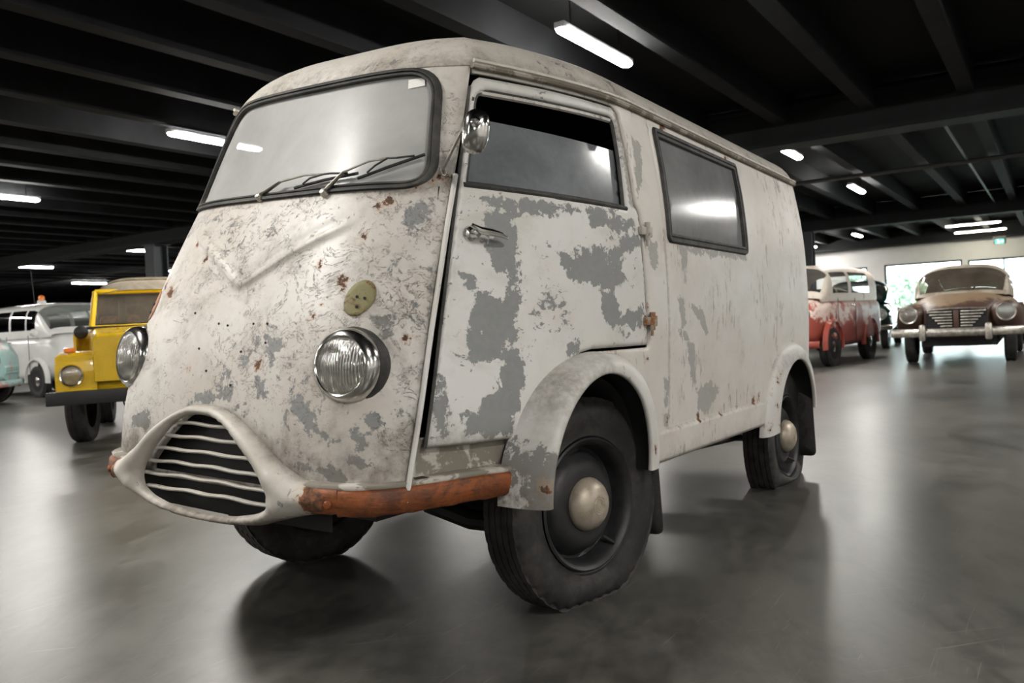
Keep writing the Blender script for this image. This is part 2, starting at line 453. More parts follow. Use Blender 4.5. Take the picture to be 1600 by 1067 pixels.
for xc in (8.3, 20.3):
    for yc in (-6.6, 3.4, 13.4, 23.4, 33.4):
        cn += 1
        mb = MB().box((xc, yc, 1.45), (.16, .02, 1.45)).box((xc - .15, yc, 1.45), (.015, .15, 1.45)).box((xc + .15, yc, 1.45), (.015, .15, 1.45))
        mb.box((xc, yc, .01), (.24, .24, .01)).box((xc, yc, 2.89), (.2, .2, .01))
        o = struct('column_%d' % cn, mb, M['column'])
        tag(o, 'dark grey steel column holding up the ceiling beam', 'column', 'steel columns of the hall')
# far wall with windows (x = X1)
wins = [(-1.62, .42, .0, 2.25), (.58, 2.95, .35, 2.29), (3.49, 4.18, 1.55, 2.27), (5.6, 8.0, .9, 2.27), (-6.4, -2.2, .9, 2.27)]
wl = MB(); T = .25
ys = sorted({Y0, Y1} | {w[0] for w in wins} | {w[1] for w in wins})
for a, b in zip(ys[:-1], ys[1:]):
    w = [w for w in wins if w[0] <= a and w[1] >= b]
    if not w: wl.box((X1 + T / 2, (a + b) / 2, DECK / 2), (T / 2, (b - a) / 2, DECK / 2))
    else:
        w = w[0]
        if w[2] > 0: wl.box((X1 + T / 2, (a + b) / 2, w[2] / 2), (T / 2, (b - a) / 2, w[2] / 2))
        wl.box((X1 + T / 2, (a + b) / 2, (DECK + w[3]) / 2), (T / 2, (b - a) / 2, (DECK - w[3]) / 2))
tag(struct('wall_far', wl, M['wall']), 'white far wall with daylight windows', 'wall')
M['pane'] = glass_mat('clear_pane', .03, (.5, .6, .55), (.90, .96, .94), .02, 1.0)
M['winframe'] = simple('dark_green_frame', (.03, .07, .06), .5)
for i, (a, b, c, d) in enumerate(wins):
    fr = MB(); t = .03
    for (p, h) in ((((a + b) / 2, d - t), ((b - a) / 2, t)), (((a + b) / 2, c + t), ((b - a) / 2, t)), ((a + t, (c + d) / 2), (t, (d - c) / 2)), ((b - t, (c + d) / 2), (t, (d - c) / 2))):
        fr.box((X1 + .1, p[0], p[1]), (.04, h[0], h[1]))
    isdoor = i == 0
    o = struct('door_1' if isdoor else 'window_%d' % i, fr, M['winframe'])
    tag(o, ['glazed exit door beside the wide window in the white wall', 'wide daylight window with greenery behind it', 'small high window beside the wide one',
            'window in the far wall behind the white van', 'window in the far wall beyond the glazed door'][i], 'door' if isdoor else 'window')
    MB().box((X1 + .1, (a + b) / 2, (c + d) / 2), (.006, (b - a) / 2 - 2 * t, (d - c) / 2 - 2 * t)).build('pane', M['pane'], o, smooth=False)
    if isdoor: MB().box((X1 + .1, (a + b) / 2, (c + d) / 2), (.035, .03, (d - c) / 2 - t)).build('mullion', M['winframe'], o, smooth=False)
tag(struct('wall_left', MB().box(((X0 + X1) / 2, Y1 + .1, DECK / 2), ((X1 - X0) / 2 + .2, .1, DECK / 2)), M['wall_dark']), 'dark wall at the deep end of the hall', 'wall')
tag(struct('wall_right', MB().box(((X0 + X1) / 2, Y0 - .1, DECK / 2), ((X1 - X0) / 2 + .2, .1, DECK / 2)), M['wall']), 'plain white side wall of the hall', 'wall')
tag(struct('wall_back', MB().box((X0 - .1, (Y0 + Y1) / 2, DECK / 2), (.1, (Y1 - Y0) / 2, DECK / 2)), M['wall_grey']), 'plain grey wall behind the viewer', 'wall')
# outside: ground and a hedge of shrubs
M['lawn'] = simple('outside_gravel', (.35, .36, .32), .9, var=.1, nscale=2)
o = MB().box((X1 + 12.3, 0, -.08), (12, 30, .06)).build('outdoor_ground', M['lawn'], smooth=False)
tag(o, 'pale ground outside the windows', 'ground', kind='structure')
def leaf_mat():
    m, nt, out = newmat('hedge_leaves')
    co = nd(nt, 'ShaderNodeTexCoord').outputs['Object']
    c = mixc(nt, step_(nt, noise(nt, co, 5, 5, .7), .35, .65), (.20, .30, .20), (.36, .46, .34))
    p = nd(nt, 'ShaderNodeBsdfPrincipled', {'Base Color': c, 'Roughness': .6}); nt.links.new(p.outputs[0], out.inputs[0]); return m
M['leaf'] = leaf_mat()
def shrub(name, c, rx, ry, rz, n, label):
    V = []; F = []
    for i in range(n):
        d = rng.normal(size=3); d /= np.linalg.norm(d); rr = rng.uniform(.62, 1.0)
        p = np.array(c) + d * np.array([rx, ry, rz]) * rr
        if p[2] < .02: continue
        a = rng.normal(size=3); a /= np.linalg.norm(a); b = np.cross(a, d); b /= np.linalg.norm(b) + 1e-9
        s = rng.uniform(.07, .15); k = len(V)
        V += [p - a * s, p + b * s * .5, p + a * s, p - b * s * .5]; F.append((k, k + 1, k + 2, k + 3))
    o = empty(name, (c[0], c[1], 0)); tag(o, label, 'shrub', 'shrubs outside the windows')
    V = [v - np.array([c[0], c[1], 0]) for v in V]
    f = mesh('foliage', V, F, M['leaf'], o, smooth=False); f['kind'] = 'stuff'
    MB().tube([(0, 0, 0), (0, 0, c[2])], [.09, .04], 8).build('trunk', simple('bark', (.09, .06, .04), .9), o)
for (y, h, w_) in ((4.9, 1.25, 1.0), (2.75, 1.1, 1.0), (.95, .75, .75), (7.2, 1.4, 1.2)):
    shrub('shrub', (X1 + 5.5, y + .4, h), 1.1, w_, h, 2200, 'sunlit green shrub outside the far windows')

# ------------------------------------------------------------------ lamps
lab_b = 'long white LED batten lamp hung between the black joists'
proto = {}
def ceiling_lamp(x, y, along='x', L=1.2, z=3.05, kind='led'):
    key = (L, kind)
    root = empty('ceiling_light', (x, y, z), 0 if along == 'x' else math.pi / 2)
    tag(root, lab_b if kind == 'led' else 'warm fluorescent tube lamp hung across the joists near the white wall', 'lamp',
        'LED battens under the ceiling' if kind == 'led' else 'warm tube lamps')
    if key not in proto:
        n = 8; rows = []
        for xx, s in ((-L / 2, .35), (-L / 2 + .02, .8), (-L / 2 + .05, 1), (L / 2 - .05, 1), (L / 2 - .02, .8), (L / 2, .35)):
            rows.append([(xx, .052 * s * math.cos(math.pi * (1 + k / n)), .01 + .03 * s * math.sin(math.pi * (1 + k / n))) for k in range(n + 1)])
        d = MB().grid(rows)
        d.F.append(tuple(range(n + 1))); d.F.append(tuple(len(d.V) - 1 - k for k in range(n + 1)))
        t = MB().rbox((0, 0, .035), (L / 2 + .005, .045, .024), .008)
        r = [MB().tube([(sx * L * .35, 0, .055), (sx * L * .35, 0, DECK - z + .01)], .006, 6).build('hanger', M['black'], root) for sx in (-1, 1)]
        a = d.build('diffuser', M[kind], root); b = t.build('housing', M['lamp_tray'], root)
        proto[key] = (a.data, b.data, r[0].data, r[1].data)
    else:
        for nm, me in zip(('diffuser', 'housing', 'hanger', 'hanger'), proto[key]): link(bpy.data.objects.new(nm, me), root)
    return root
for x in (-7.5, -1.9, 3.76, 9.5, 14.2):
    for y in (-8.2, -3.6, 1.04, 5.67, 10.4, 15.8, 20.5, 25.7):
        if x < -3 and y > 12: continue
        if x > 4 and y < -5: continue
        ceiling_lamp(x, y)
ceiling_lamp(24.8, 3.0); ceiling_lamp(24.8, 10.4); ceiling_lamp(27.6, 5.0)
ceiling_lamp(24.7, -.07, 'y', 1.36, kind='led_warm'); ceiling_lamp(27.55, -.06, 'y', 1.4, kind='led_warm')
pp = MB().tube([(12.75, Y0 + .05, 3.09), (12.75, Y1 - .05, 3.09)], .035, 10)
tag(pp.build('sprinkler_pipe', M['black']), 'thin black pipe running across under the joists', 'pipe')
pp = MB().tube([(8.6, -.86, 3.12), (20.0, -.86, 3.12)], .02, 8)
tag(pp.build('cable_conduit', M['black']), 'thin black conduit running along between two joists', 'conduit')
# exit sign
M['sign_white'] = emissive('exit_sign_white', (.85, .95, .92), 1.2)
M['sign_green'] = emissive('exit_sign_green', (.02, .42, .24), 1.0)
ex = empty('exit_sign', (27.0, -.6, 2.58)); tag(ex, 'white exit sign with green running figure hung near the far wall', 'sign')
MB().rbox((0, 0, .11), (.03, .17, .11), .01).build('housing', M['lamp_tray'], ex)
MB().box((-.032, 0, .07), (.003, .11, .062)).build('green_panel', M['sign_green'], ex, smooth=False)
g = MB()
g.lathe([(.0, 0), (.012, 0), (.012, .002), (0, .002)], 12, (-.036, .045, .112), (-1, 0, 0))
for a, b in (((.045, .098), (.03, .068)), ((.03, .068), (.055, .05)), ((.03, .068), (.01, .045)), ((.04, .09), (.065, .085)), ((.038, .088), (.012, .08)), ((.01, .045), (-.002, .03)), ((.055, .05), (.06, .025))):
    g.tube([(-.036, a[0], a[1]), (-.036, b[0], b[1])], .006, 6)
g.tube([(-.036, -.02, .07), (-.036, -.085, .07)], .006, 6); g.tube([(-.036, -.06, .095), (-.036, -.09, .07), (-.036, -.06, .045)], .006, 6)
g.build('pictogram', M['sign_white'], ex)
for yy in (-.12, .12): MB().tube([(0, yy, .22), (0, yy, DECK - 2.58)], .005, 6).build('hanger', M['black'], ex)

# ------------------------------------------------------------------ surfaces of the old van (x to the rear, y to its right, z up)
def pch(xs, ys):
    xs = np.array(xs, float); ys = np.array(ys, float)
    h = np.diff(xs); d = np.diff(ys) / h; m = np.zeros_like(xs)
    for i in range(1, len(xs) - 1):
        if d[i - 1] * d[i] > 0:
            w1 = 2 * h[i] + h[i - 1]; w2 = h[i] + 2 * h[i - 1]; m[i] = (w1 + w2) / (w1 / d[i - 1] + w2 / d[i])
    m[0] = d[0]; m[-1] = d[-1]
    def f(x):
        x = np.asarray(x, float); i = np.clip(np.searchsorted(xs, x) - 1, 0, len(xs) - 2)
        t = (x - xs[i]) / h[i]; c = np.clip(t, 0, 1)
        v = (2 * c**3 - 3 * c**2 + 1) * ys[i] + (c**3 - 2 * c**2 + c) * h[i] * m[i] + (-2 * c**3 + 3 * c**2) * ys[i + 1] + (c**3 - c**2) * h[i] * m[i + 1]
        return v + np.where(t < 0, (x - xs[0]) * m[0], 0) + np.where(t > 1, (x - xs[-1]) * m[-1], 0)
    return f
Wd = pch([.38, .54, .85, 1.24, 1.45, 1.6, 1.667], [.757, .76, .76, .74, .712, .68, .665])
XA = pch([.45, .62, .97, 1.27, 1.50, 1.66], [-.745, -.70, -.595, -.505, -.43, -.375])
YA = pch([.45, .62, .97, 1.27, 1.50, 1.66], [.592, .592, .568, .545, .525, .505])
XN = pch([.40, .50, .62, .75, .90, 1.05, 1.2, 1.32, 1.5, 1.70], [-.862, -.876, -.880, -.868, -.833, -.772, -.70, -.635, -.547, -.455])
QN = pch([.5, .7, .9, 1.1, 1.3, 1.6], [8.0, 7.2, 6.2, 5.2, 4.2, 3.6])
XB, XR, RC = .30, 2.46, .08
Z0 = 1.667
def yside(x, z):
    xa = XA(z); ya = YA(z); w = Wd(z)
    u = np.clip((x - xa) / (XB - xa), 0, 1)
    y = ya + (w - ya) * (1 - (1 - u)**1.7)
    e = np.clip(x - (XR - RC), 0, RC)
    return y - (RC - np.sqrt(np.maximum(RC * RC - e * e, 0)))
def xnose(y, z):
    xa = XA(z); xn = XN(z); t = np.abs(y) / YA(z)
    return xa + (xn - xa) * (1 - t**QN(z))

def inpoly(P, poly):
    x, y = P[:, 0], P[:, 1]; r = np.zeros(len(P), bool); n = len(poly)
    for i in range(n):
        x1, y1 = poly[i]; x2, y2 = poly[(i + 1) % n]
        if y1 == y2: continue
        c = ((y1 > y) != (y2 > y)) & (x < (x2 - x1) * (y - y1) / (y2 - y1) + x1); r ^= c
    return r
def dpoly(P, poly, closed=True):
    d = np.full(len(P), 1e9); n = len(poly)
    for i in range(n if closed else n - 1):
        a = np.array(poly[i], float); b = np.array(poly[(i + 1) % n], float); ab = b - a; L = ab @ ab
        if L < 1e-14: continue
        t = np.clip(((P - a) @ ab) / L, 0, 1); q = a + t[:, None] * ab
        d = np.minimum(d, np.hypot(P[:, 0] - q[:, 0], P[:, 1] - q[:, 1]))
    return d
def densify(poly, step):
    o = []; n = len(poly)
    for i in range(n):
        a = np.array(poly[i], float); b = np.array(poly[(i + 1) % n], float)
        k = max(1, int(round(np.linalg.norm(b - a) / step)))
        for j in range(k): o.append(a + (b - a) * j / k)
    return o
def rounded(poly, r, n=6):
    """round the corners of a polygon"""
    o = []; m = len(poly); rr = r if isinstance(r, (list, tuple)) else [r] * m
    for i in range(m):
        p = np.array(poly[i], float); a = np.array(poly[i - 1], float) - p; b = np.array(poly[(i + 1) % m], float) - p
        la, lb = np.linalg.norm(a), np.linalg.norm(b); t = min(rr[i], la * .45, lb * .45)
        p1 = p + a / la * t; p2 = p + b / lb * t
        for k in range(n + 1):
            s = k / n; o.append((1 - s)**2 * p1 + 2 * s * (1 - s) * p + s * s * p2)
    return o
def cdt(outer, holes, step, lines=()):
    loops = [densify(outer, step)] + [densify(h, step) for h in holes]
    pts = []; edges = []
    for l in loops:
        k = len(pts); pts += [tuple(p) for p in l]; edges += [(k + i, k + (i + 1) % len(l)) for i in range(len(l))]
    fl_ = []
    for l in lines:
        q = [np.array(p, float) for p in l]; d_ = []
        for a_, b_ in zip(q[:-1], q[1:]):
            k_ = max(1, int(round(np.linalg.norm(b_ - a_) / step))); d_ += [a_ + (b_ - a_) * j / k_ for j in range(k_)]
        d_.append(q[-1]); k = len(pts); pts += [tuple(p) for p in d_]; edges += [(k + i, k + i + 1) for i in range(len(d_) - 1)]; fl_.append(d_)
    A = np.array(outer); lo = A.min(0); hi = A.max(0)
    gx = np.arange(lo[0], hi[0], step); gy = np.arange(lo[1], hi[1], step * .87)
    g = np.array([(x + (j % 2) * step / 2, y) for j, y in enumerate(gy) for x in gx])
    ok = inpoly(g, outer)
    for h in holes: ok &= ~inpoly(g, h)
    g = g[ok]; dd = np.full(len(g), 1e9)
    for l in [outer] + list(holes): dd = np.minimum(dd, dpoly(g, l))
    for l in fl_: dd = np.minimum(dd, dpoly(g, l, False))
    g = g[dd > step * .45]
    allp = [Vector(p) for p in pts] + [Vector((a, b)) for a, b in g]
    v, e, f, *_ = delaunay_2d_cdt(allp, edges, [], 0, 1e-6)
    P = np.array([(q.x, q.y) for q in v]); F = np.array([t for t in f if len(t) == 3])
    c = P[F].mean(1); ok = inpoly(c, outer)
    for h in holes: ok &= ~inpoly(c, h)
    return P, F[ok]
def field(P, polys, soft=.035):
    """0..1 field, 1 inside the polygons, .5 on the outline"""
    r = np.zeros(len(P))
    for poly in polys:
        d = dpoly(P, poly); s = np.where(inpoly(P, poly), 1, -1) * d
        r = np.maximum(r, np.clip(.5 + s / (2 * soft), 0, .80))
    return r
def spots(P, L, r0=.03):
    v = np.zeros(len(P))
    for q in L:
        r = q[2] if len(q) > 2 else r0
        d2 = (P[:, 0] - q[0])**2 + (P[:, 1] - q[1])**2
        v = np.maximum(v, np.exp(-d2 / (r * r)) * .55)
    return v
def surf_patch(name, outer, holes, fn, step, mat, parent, Mx=None, roll=.008, thick=.01, flip=False, attrs=None, inner=None, lift=0.0, lines=()):
    P, F = cdt(outer, holes, step, lines)
    V = fn(P[:, 0], P[:, 1]); e = 1e-3
    du = fn(P[:, 0] + e, P[:, 1]) - V; dv = fn(P[:, 0], P[:, 1] + e) - V
    N = np.cross(du, dv); N /= np.linalg.norm(N, axis=1)[:, None] + 1e-12
    if flip: N = -N; F = F[:, ::-1]
    d = np.full(len(P), 1e9)
    for l in [outer] + list(holes): d = np.minimum(d, dpoly(P, l))
    if roll:
        t = np.clip(1 - d / roll, 0, 1); V = V - N * (roll * (1 - np.sqrt(1 - t * t * .98)))[:, None]
    V = V + N * lift
    at = {k: f(P) for k, f in (attrs or {}).items()}
    o = mesh(name, V, F, [mat, inner or M['dark']], parent, Mx, True, at)
    if thick:
        so = o.modifiers.new('thickness', 'SOLIDIFY'); so.thickness = thick; so.offset = -1; so.material_offset = 1
        so.material_offset_rim = 0; so.use_even_offset = False
    return o

TILT = Matrix(((0.999845, 0.0008, 0.017579, 0), (0.0, 0.998967, -0.045446, 0), (-0.017597, 0.045439, 0.998812, 0), (0, 0, 0, 1)))
van = empty('delivery_van', (0, 0, 0), -.0104)
tag(van, 'old white panel van with flaking paint, rusty bumper and flat tyres', 'van')
VANOBJ = van
def vp(name, mb, mat, parent=None, smooth=True, angle=35):
    """a part of the van, in body coordinates"""
    return mb.build(name, mat, parent or van, TILT if parent is None else None, smooth, angle)

# --- worn areas, in panel coordinates
PRIMER_DOOR = [
 [(-.436,1.281),(-.33,1.293),(-.202,1.281),(-.063,1.282),(.1,1.282),(.072,1.262),(-.129,1.256),(-.258,1.256),(-.338,1.235),(-.392,1.25),(-.428,1.262)],
 [(-.421,1.239),(-.371,1.239),(-.328,1.205),(-.329,1.171),(-.32,1.137),(-.335,1.061),(-.354,.973),(-.391,.98),(-.388,1.026),(-.365,1.074),(-.418,1.092),(-.429,1.145)],
 [(-.493,1.005),(-.431,1.016),(-.388,1.0),(-.352,.987),(-.368,.893),(-.428,.867),(-.425,.828),(-.544,.826),(-.525,.947),(-.506,.966)],
 [(-.417,.854),(-.362,.849),(-.354,.785),(-.375,.693),(-.408,.662),(-.424,.631),(-.554,.628),(-.567,.689),(-.532,.689),(-.504,.727),(-.442,.763),(-.464,.784),(-.43,.795)],
 [(-.057,1.262),(.035,1.272),(.136,1.258),(.244,1.276),(.222,1.238),(.092,1.222),(-.027,1.231)],
 [(-.168,1.162),(-.128,1.131),(-.07,1.168),(.022,1.177),(.111,1.171),(.172,1.21),(.253,1.228),(.248,1.168),(.149,1.146),(.123,1.107),(.146,1.069),(.055,1.036),(-.076,1.036),(-.146,1.067),(-.162,1.102)],
 [(.004,1.027),(.066,1.017),(.121,.952),(.239,.984),(.237,.901),(.184,.89),(.14,.914),(.056,.907),(.021,.945),(-.002,.967)],
 [(-.521,1.063),(-.478,1.057),(-.467,1.031),(-.505,1.024)], [(-.179,.868),(-.08,.873),(-.116,.845),(-.181,.847)],
 [(-.639,.787),(-.618,.786),(-.630,.652),(-.662,.642)]]
PRIMER_SIDE = [
 [(.637,1.213),(.971,1.211),(1.36,1.222),(1.368,1.194),(1.067,1.188),(.782,1.185),(.632,1.18)], [(.586,1.214),(.677,1.204),(.648,1.101),(.597,1.099)],
 [(.326,1.21),(.396,1.208),(.393,1.135),(.336,1.11),(.317,1.152)], [(.294,1.551),(.359,1.548),(.318,1.41),(.265,1.345),(.279,1.475)],
 [(.545,1.01),(.604,1.011),(.627,.918),(.576,.903)], [(.684,.98),(.793,.981),(.867,.882),(.81,.875)],
 [(.722,.669),(.88,.691),(.977,.65),(.905,.597),(.812,.572),(.744,.595)], [(.536,.911),(.636,.879),(.699,.83),(.7,.703),(.668,.705),(.636,.832)],
 [(.422,.728),(.468,.718),(.449,.63),(.431,.631)], [(.394,.605),(.469,.591),(.45,.551),(.404,.557)]]
PRIMER_NOSE = [
 [(-.483,.662),(-.505,.656),(-.511,.607),(-.526,.588),(-.52,.564),(-.485,.571),(-.47,.595),(-.484,.62)], [(-.294,.766),(-.36,.725),(-.397,.678),(-.441,.643),(-.428,.636),(-.376,.652),(-.322,.699)],
 [(-.291,.582),(-.377,.59),(-.48,.558),(-.449,.539),(-.343,.568)], [(-.167,.892),(-.231,.899),(-.253,.861),(-.212,.84)],
 [(-.477,.938),(-.498,.944),(-.511,.9),(-.5,.894)], [(-.497,.707),(-.517,.703),(-.519,.685),(-.502,.686)],
 [(.385,.655),(.296,.672),(.293,.632),(.375,.611)], [(.094,.736),(-.063,.757),(-.059,.716),(.056,.703)],
 [(-.168,.787),(-.194,.782),(-.197,.736),(-.177,.742)], [(-.451,1.226),(-.479,1.262),(-.507,1.27),(-.505,1.213),(-.478,1.184)]]
RUST_NOSE = [(-.381,1.036,.03),(-.358,1.049,.02),(-.31,.948,.018),(-.16,.82,.02),(.127,.804,.02),(-.538,.893,.02),(-.331,.977,.012),(.399,1.055,.03),(-.376,1.151,.022),
 (-.389,1.242,.02),(-.403,1.256,.02),(-.285,1.095,.018),(.204,1.126,.02),(.282,1.169,.02),(-.46,1.302,.025),(-.506,1.32,.03),(.45,1.31,.03),(-.50,.52,.03),(-.2,1.3,.02),(.33,1.02,.03)]
RUST_SIDE = [(.27,.944,.02),(.262,.904,.025),(.252,.864,.025),(.282,.976,.018),(.041,.839,.02),(-.66,.80,.012),(.268,.80,.015),(.441,.571,.02),(.744,.556,.022),(1.415,.559,.03),
 (1.492,.567,.04),(.537,.548,.015),(.978,.552,.02),(.57,1.21,.025),(1.2,.55,.018),(.6,1.64,.03),(1.3,1.64,.03)]

# --- nose panel with the windscreen opening
zz = np.linspace(.49, Z0, 40)
gapy = np.interp(zz, [.49, .7, 1.2, 1.667], [.014, .012, .008, .0])
nose_loop = [(-(float(YA(z)) - g), z) for z, g in zip(zz, gapy)]
nose_out = [(a, b) for a, b in nose_loop] + [(-a, b) for a, b in nose_loop[::-1]]
nose_out = nose_out[::-1]
ws_hole = rounded([(-.498, 1.302), (.498, 1.302), (.432, 1.668 - .012), (-.432, 1.668 - .012)], [.075, .075, .10, .10], 8)
hw = [(.0, .688), (.06, .682), (.11, .660), (.165, .618), (.215, .575), (.255, .530), (.272, .497), (.262, .468), (.22, .446), (.14, .430), (.06, .423), (0, .421)]
g_hole = [(y, z) for y, z in hw] + [(-y, z) for y, z in hw[::-1][1:-1]]
g_hole = rounded(g_hole, .02, 3)
nose_hole = [(y * 1.04, .50 + (z - .50) * 1.04 if z > .52 else .51) for y, z in g_hole if z > .515]
Vpts = [(.325, 1.215), (.16, 1.128), (.03, 1.05), (0, 1.040), (-.03, 1.05), (-.16, 1.122), (-.33, 1.196)]
def f_nose(y, z, off=0.0):
    y = np.asarray(y, float); z = np.asarray(z, float)
    x = xnose(y, z) + off
    P = np.stack([y, z], 1)
    dv = dpoly(P, Vpts, False)
    ins = (z > np.interp(np.abs(y), [0, .03, .16, .33], [1.042, 1.05, 1.125, 1.205])) & (np.abs(y) < .36)
    fade = np.clip((.40 - np.abs(y)) / .14, 0, 1)
    x = x - fade * .013 * np.exp(-(dv / .012)**2) - fade * np.where(ins, .012 * (1 - np.exp(-(dv / .03)**2)) * np.clip((1.30 - z) / .08, 0, 1), 0)
    return np.stack([x, y, z], 1)
gr_nose = lambda P: np.clip(.38 * np.clip((.72 - P[:, 1]) / .2, 0, 1) + .08 + .25 * np.exp(-((P[:, 1] - 1.30) / .03)**2)
                            + .55 * np.clip(1.4 - np.hypot(np.abs(P[:, 0]) - .442, P[:, 1] - .825) / .085, 0, 1) * np.clip(1.2 - (P[:, 1] - .70) / .25, 0, 1), 0, 1)
nose_p = surf_patch('nose_panel', nose_out, [ws_hole, nose_hole], f_nose, .0115, M['nose'], van, TILT, roll=.006, flip=True, lines=[[(y_, z_ + d_ * (1 + .6 * (abs(y_) < .02))) for y_, z_ in Vpts] for d_ in (-.016, -.008, 0, .012)],
                    attrs={'primer': lambda P: field(P, PRIMER_NOSE, .04), 'rust': lambda P: spots(P, RUST_NOSE, .02), 'grime': gr_nose})
# bead along both edges of the nose
for s in (-1, 1):
    pts = [(float(xnose(a, b)) - .004, s * -a, b) for a, b in nose_loop if b < 1.36]
    vp('door_gap_strip', MB().tube([(p[0] + .004, p[1] * 1.006, p[2]) for p in pts], .0075, 8), M['fender'])
    rows = [[(float(XA(z)) + .035, s * (float(YA(z)) - .05), z), (float(XA(z)) - .035, s * (float(YA(z)) - .03), z), (float(XA(z)) - .05, s * (float(YA(z)) - .16), z)] for z in np.linspace(.5, 1.30, 12)]
    vp('door_gap_shade', MB().grid(rows), M['dark'])  # dark sheet set behind the door gap, its shade put into the colour
# round scars where the indicators used to sit
for s, m_, nm in ((-1, 'olive', 'indicator_scar'), (1, 'scar', 'indicator_scar')):
    cy, cz = s * .428, (.995 if s < 0 else .985)
    ell = [(cy + .034 * math.cos(t), cz + .046 * math.sin(t)) for t in np.linspace(0, 2 * math.pi, 28, endpoint=False)]
    o = surf_patch(nm, ell, [], f_nose, .01, M[m_], nose_p, None, roll=.0, thick=.004, flip=True, lift=.003)
    for dy, dz in ((-.004, .004), (.014, .0), (.003, -.022)):
        hb = MB().lathe([(0, 0), (.004, 0), (.004, .003), (0, .003)], 10, (float(xnose(cy + s * dy, cz + dz)) - .0065, cy + s * dy, cz + dz), (1, 0, 0))
        vp('screw_hole', hb, M['dark'], nose_p)
for y, z in ((.04, .93), (-.0, .925), (-.105, .93), (-.16, .93), (-.17, .88), (-.08, .855), (.05, .80), (-.06, .765), (.16, .96), (.1, .86)):
    vp('trim_hole', MB().lathe([(0, 0), (.0035, 0), (.0035, .002), (0, .002)], 8, (float(xnose(y, z)) - .002, y, z), (1, 0, 0)), M['dark'], nose_p)

# --- windscreen
def loop3(loop, fn, off):
    A = np.array(loop); return [tuple(p) for p in fn(A[:, 0], A[:, 1], off)]
f_ws = lambda y, z, off=0.0: np.stack([xnose(np.asarray(y, float), np.asarray(z, float)) + off, np.asarray(y, float), np.asarray(z, float)], 1)
ws = surf_patch('windscreen', ws_hole, [], lambda a, b: f_ws(a, b, .008), .03, M['windscreen'], van, TILT, roll=0, thick=0, flip=True)
sl = MB(); dl = densify(ws_hole, .02)
cyc = np.mean(np.array(dl), 0)
def inset(loop, d):
    A = np.array(loop); n = len(A); out = []
    for i in range(n):
        t = A[(i + 1) % n] - A[i - 1]; t /= np.linalg.norm(t) + 1e-12; nn = np.array([-t[1], t[0]])
        q = A[i] + nn * d
        out.append(q)
    if abs(area(out)) > abs(area(loop)) and d > 0 or abs(area(out)) < abs(area(loop)) and d < 0:
        return inset(loop[::-1], d)[::-1]
    return out
def area(l):
    A = np.array(l); x, y = A[:, 0], A[:, 1]; return .5 * np.sum(x * np.roll(y, -1) - y * np.roll(x, -1))
def seal_strip(loop, fn, w, h, base=0.0):
    """rubber profile: outer lip, crown, inner lip following a closed outline"""
    rows = []
    for d, o in ((-w * .45, base), (-w * .3, base - h), (w * .05, base - h), (w * .15, base - h * .55), (w * .28, base - h * .9), (w * .5, base - h * .7), (w * .6, base + h * .6)):
        l = inset(loop, d); A = np.array(l); rows.append([tuple(p) for p in fn(A[:, 0], A[:, 1], o)])
    return MB().grid(rows, True)
vp('windscreen_rubber', seal_strip(dl, f_ws, .024, .013), M['seal'], angle=60)
st = [(-.345, 1.628), (-.392, 1.634), (-.399, 1.606), (-.352, 1.599)]
A = np.array(st); vp('paper_note', MB().grid([[tuple(p) for p in f_ws(A[[0, 1], 0], A[[0, 1], 1], .005)], [tuple(p) for p in f_ws(A[[3, 2], 0], A[[3, 2], 1], .005)]]), M['paper'], ws)
# wipers
for arm, bl in (([(-.655, .063, 1.300), (-.651, .058, 1.312), (-.640, -.007, 1.343), (-.636, -.107, 1.354), (-.634, -.180, 1.350)], [(-.642, -.064, 1.325), (-.636, -.175, 1.338), (-.624, -.296, 1.348)]),
                ([(-.657, -.207, 1.290), (-.655, -.212, 1.302), (-.636, -.258, 1.348), (-.612, -.331, 1.374), (-.594, -.385, 1.380)], [(-.632, -.303, 1.332), (-.600, -.389, 1.360), (-.546, -.471, 1.393)])):
    w = vp('wiper_arm', MB().tube(arm[1:3], [.011, .007], 8, flat=.5).tube(arm[2:], .0032, 6).lathe([(0, -.016), (.010, -.016), (.012, 0), (.009, .014), (0, .016)], 12, arm[0], (-.8, 0, .6)), M['steel'])
    b = MB().tube([(p[0] + .006, p[1], p[2] - .004) for p in bl], .0045, 6)
    m0, m1, m2 = [Vector(p) for p in bl]; e = Vector(arm[-1])
    b.tube([m0.lerp(m1, .35), m0.lerp(m1, .7) + Vector((-.012, 0, .006)), e, m1.lerp(m2, .35) + Vector((-.012, 0, .006)), m1.lerp(m2, .75)], .003, 6)
    vp('wiper_blade', b, M['black'], w)

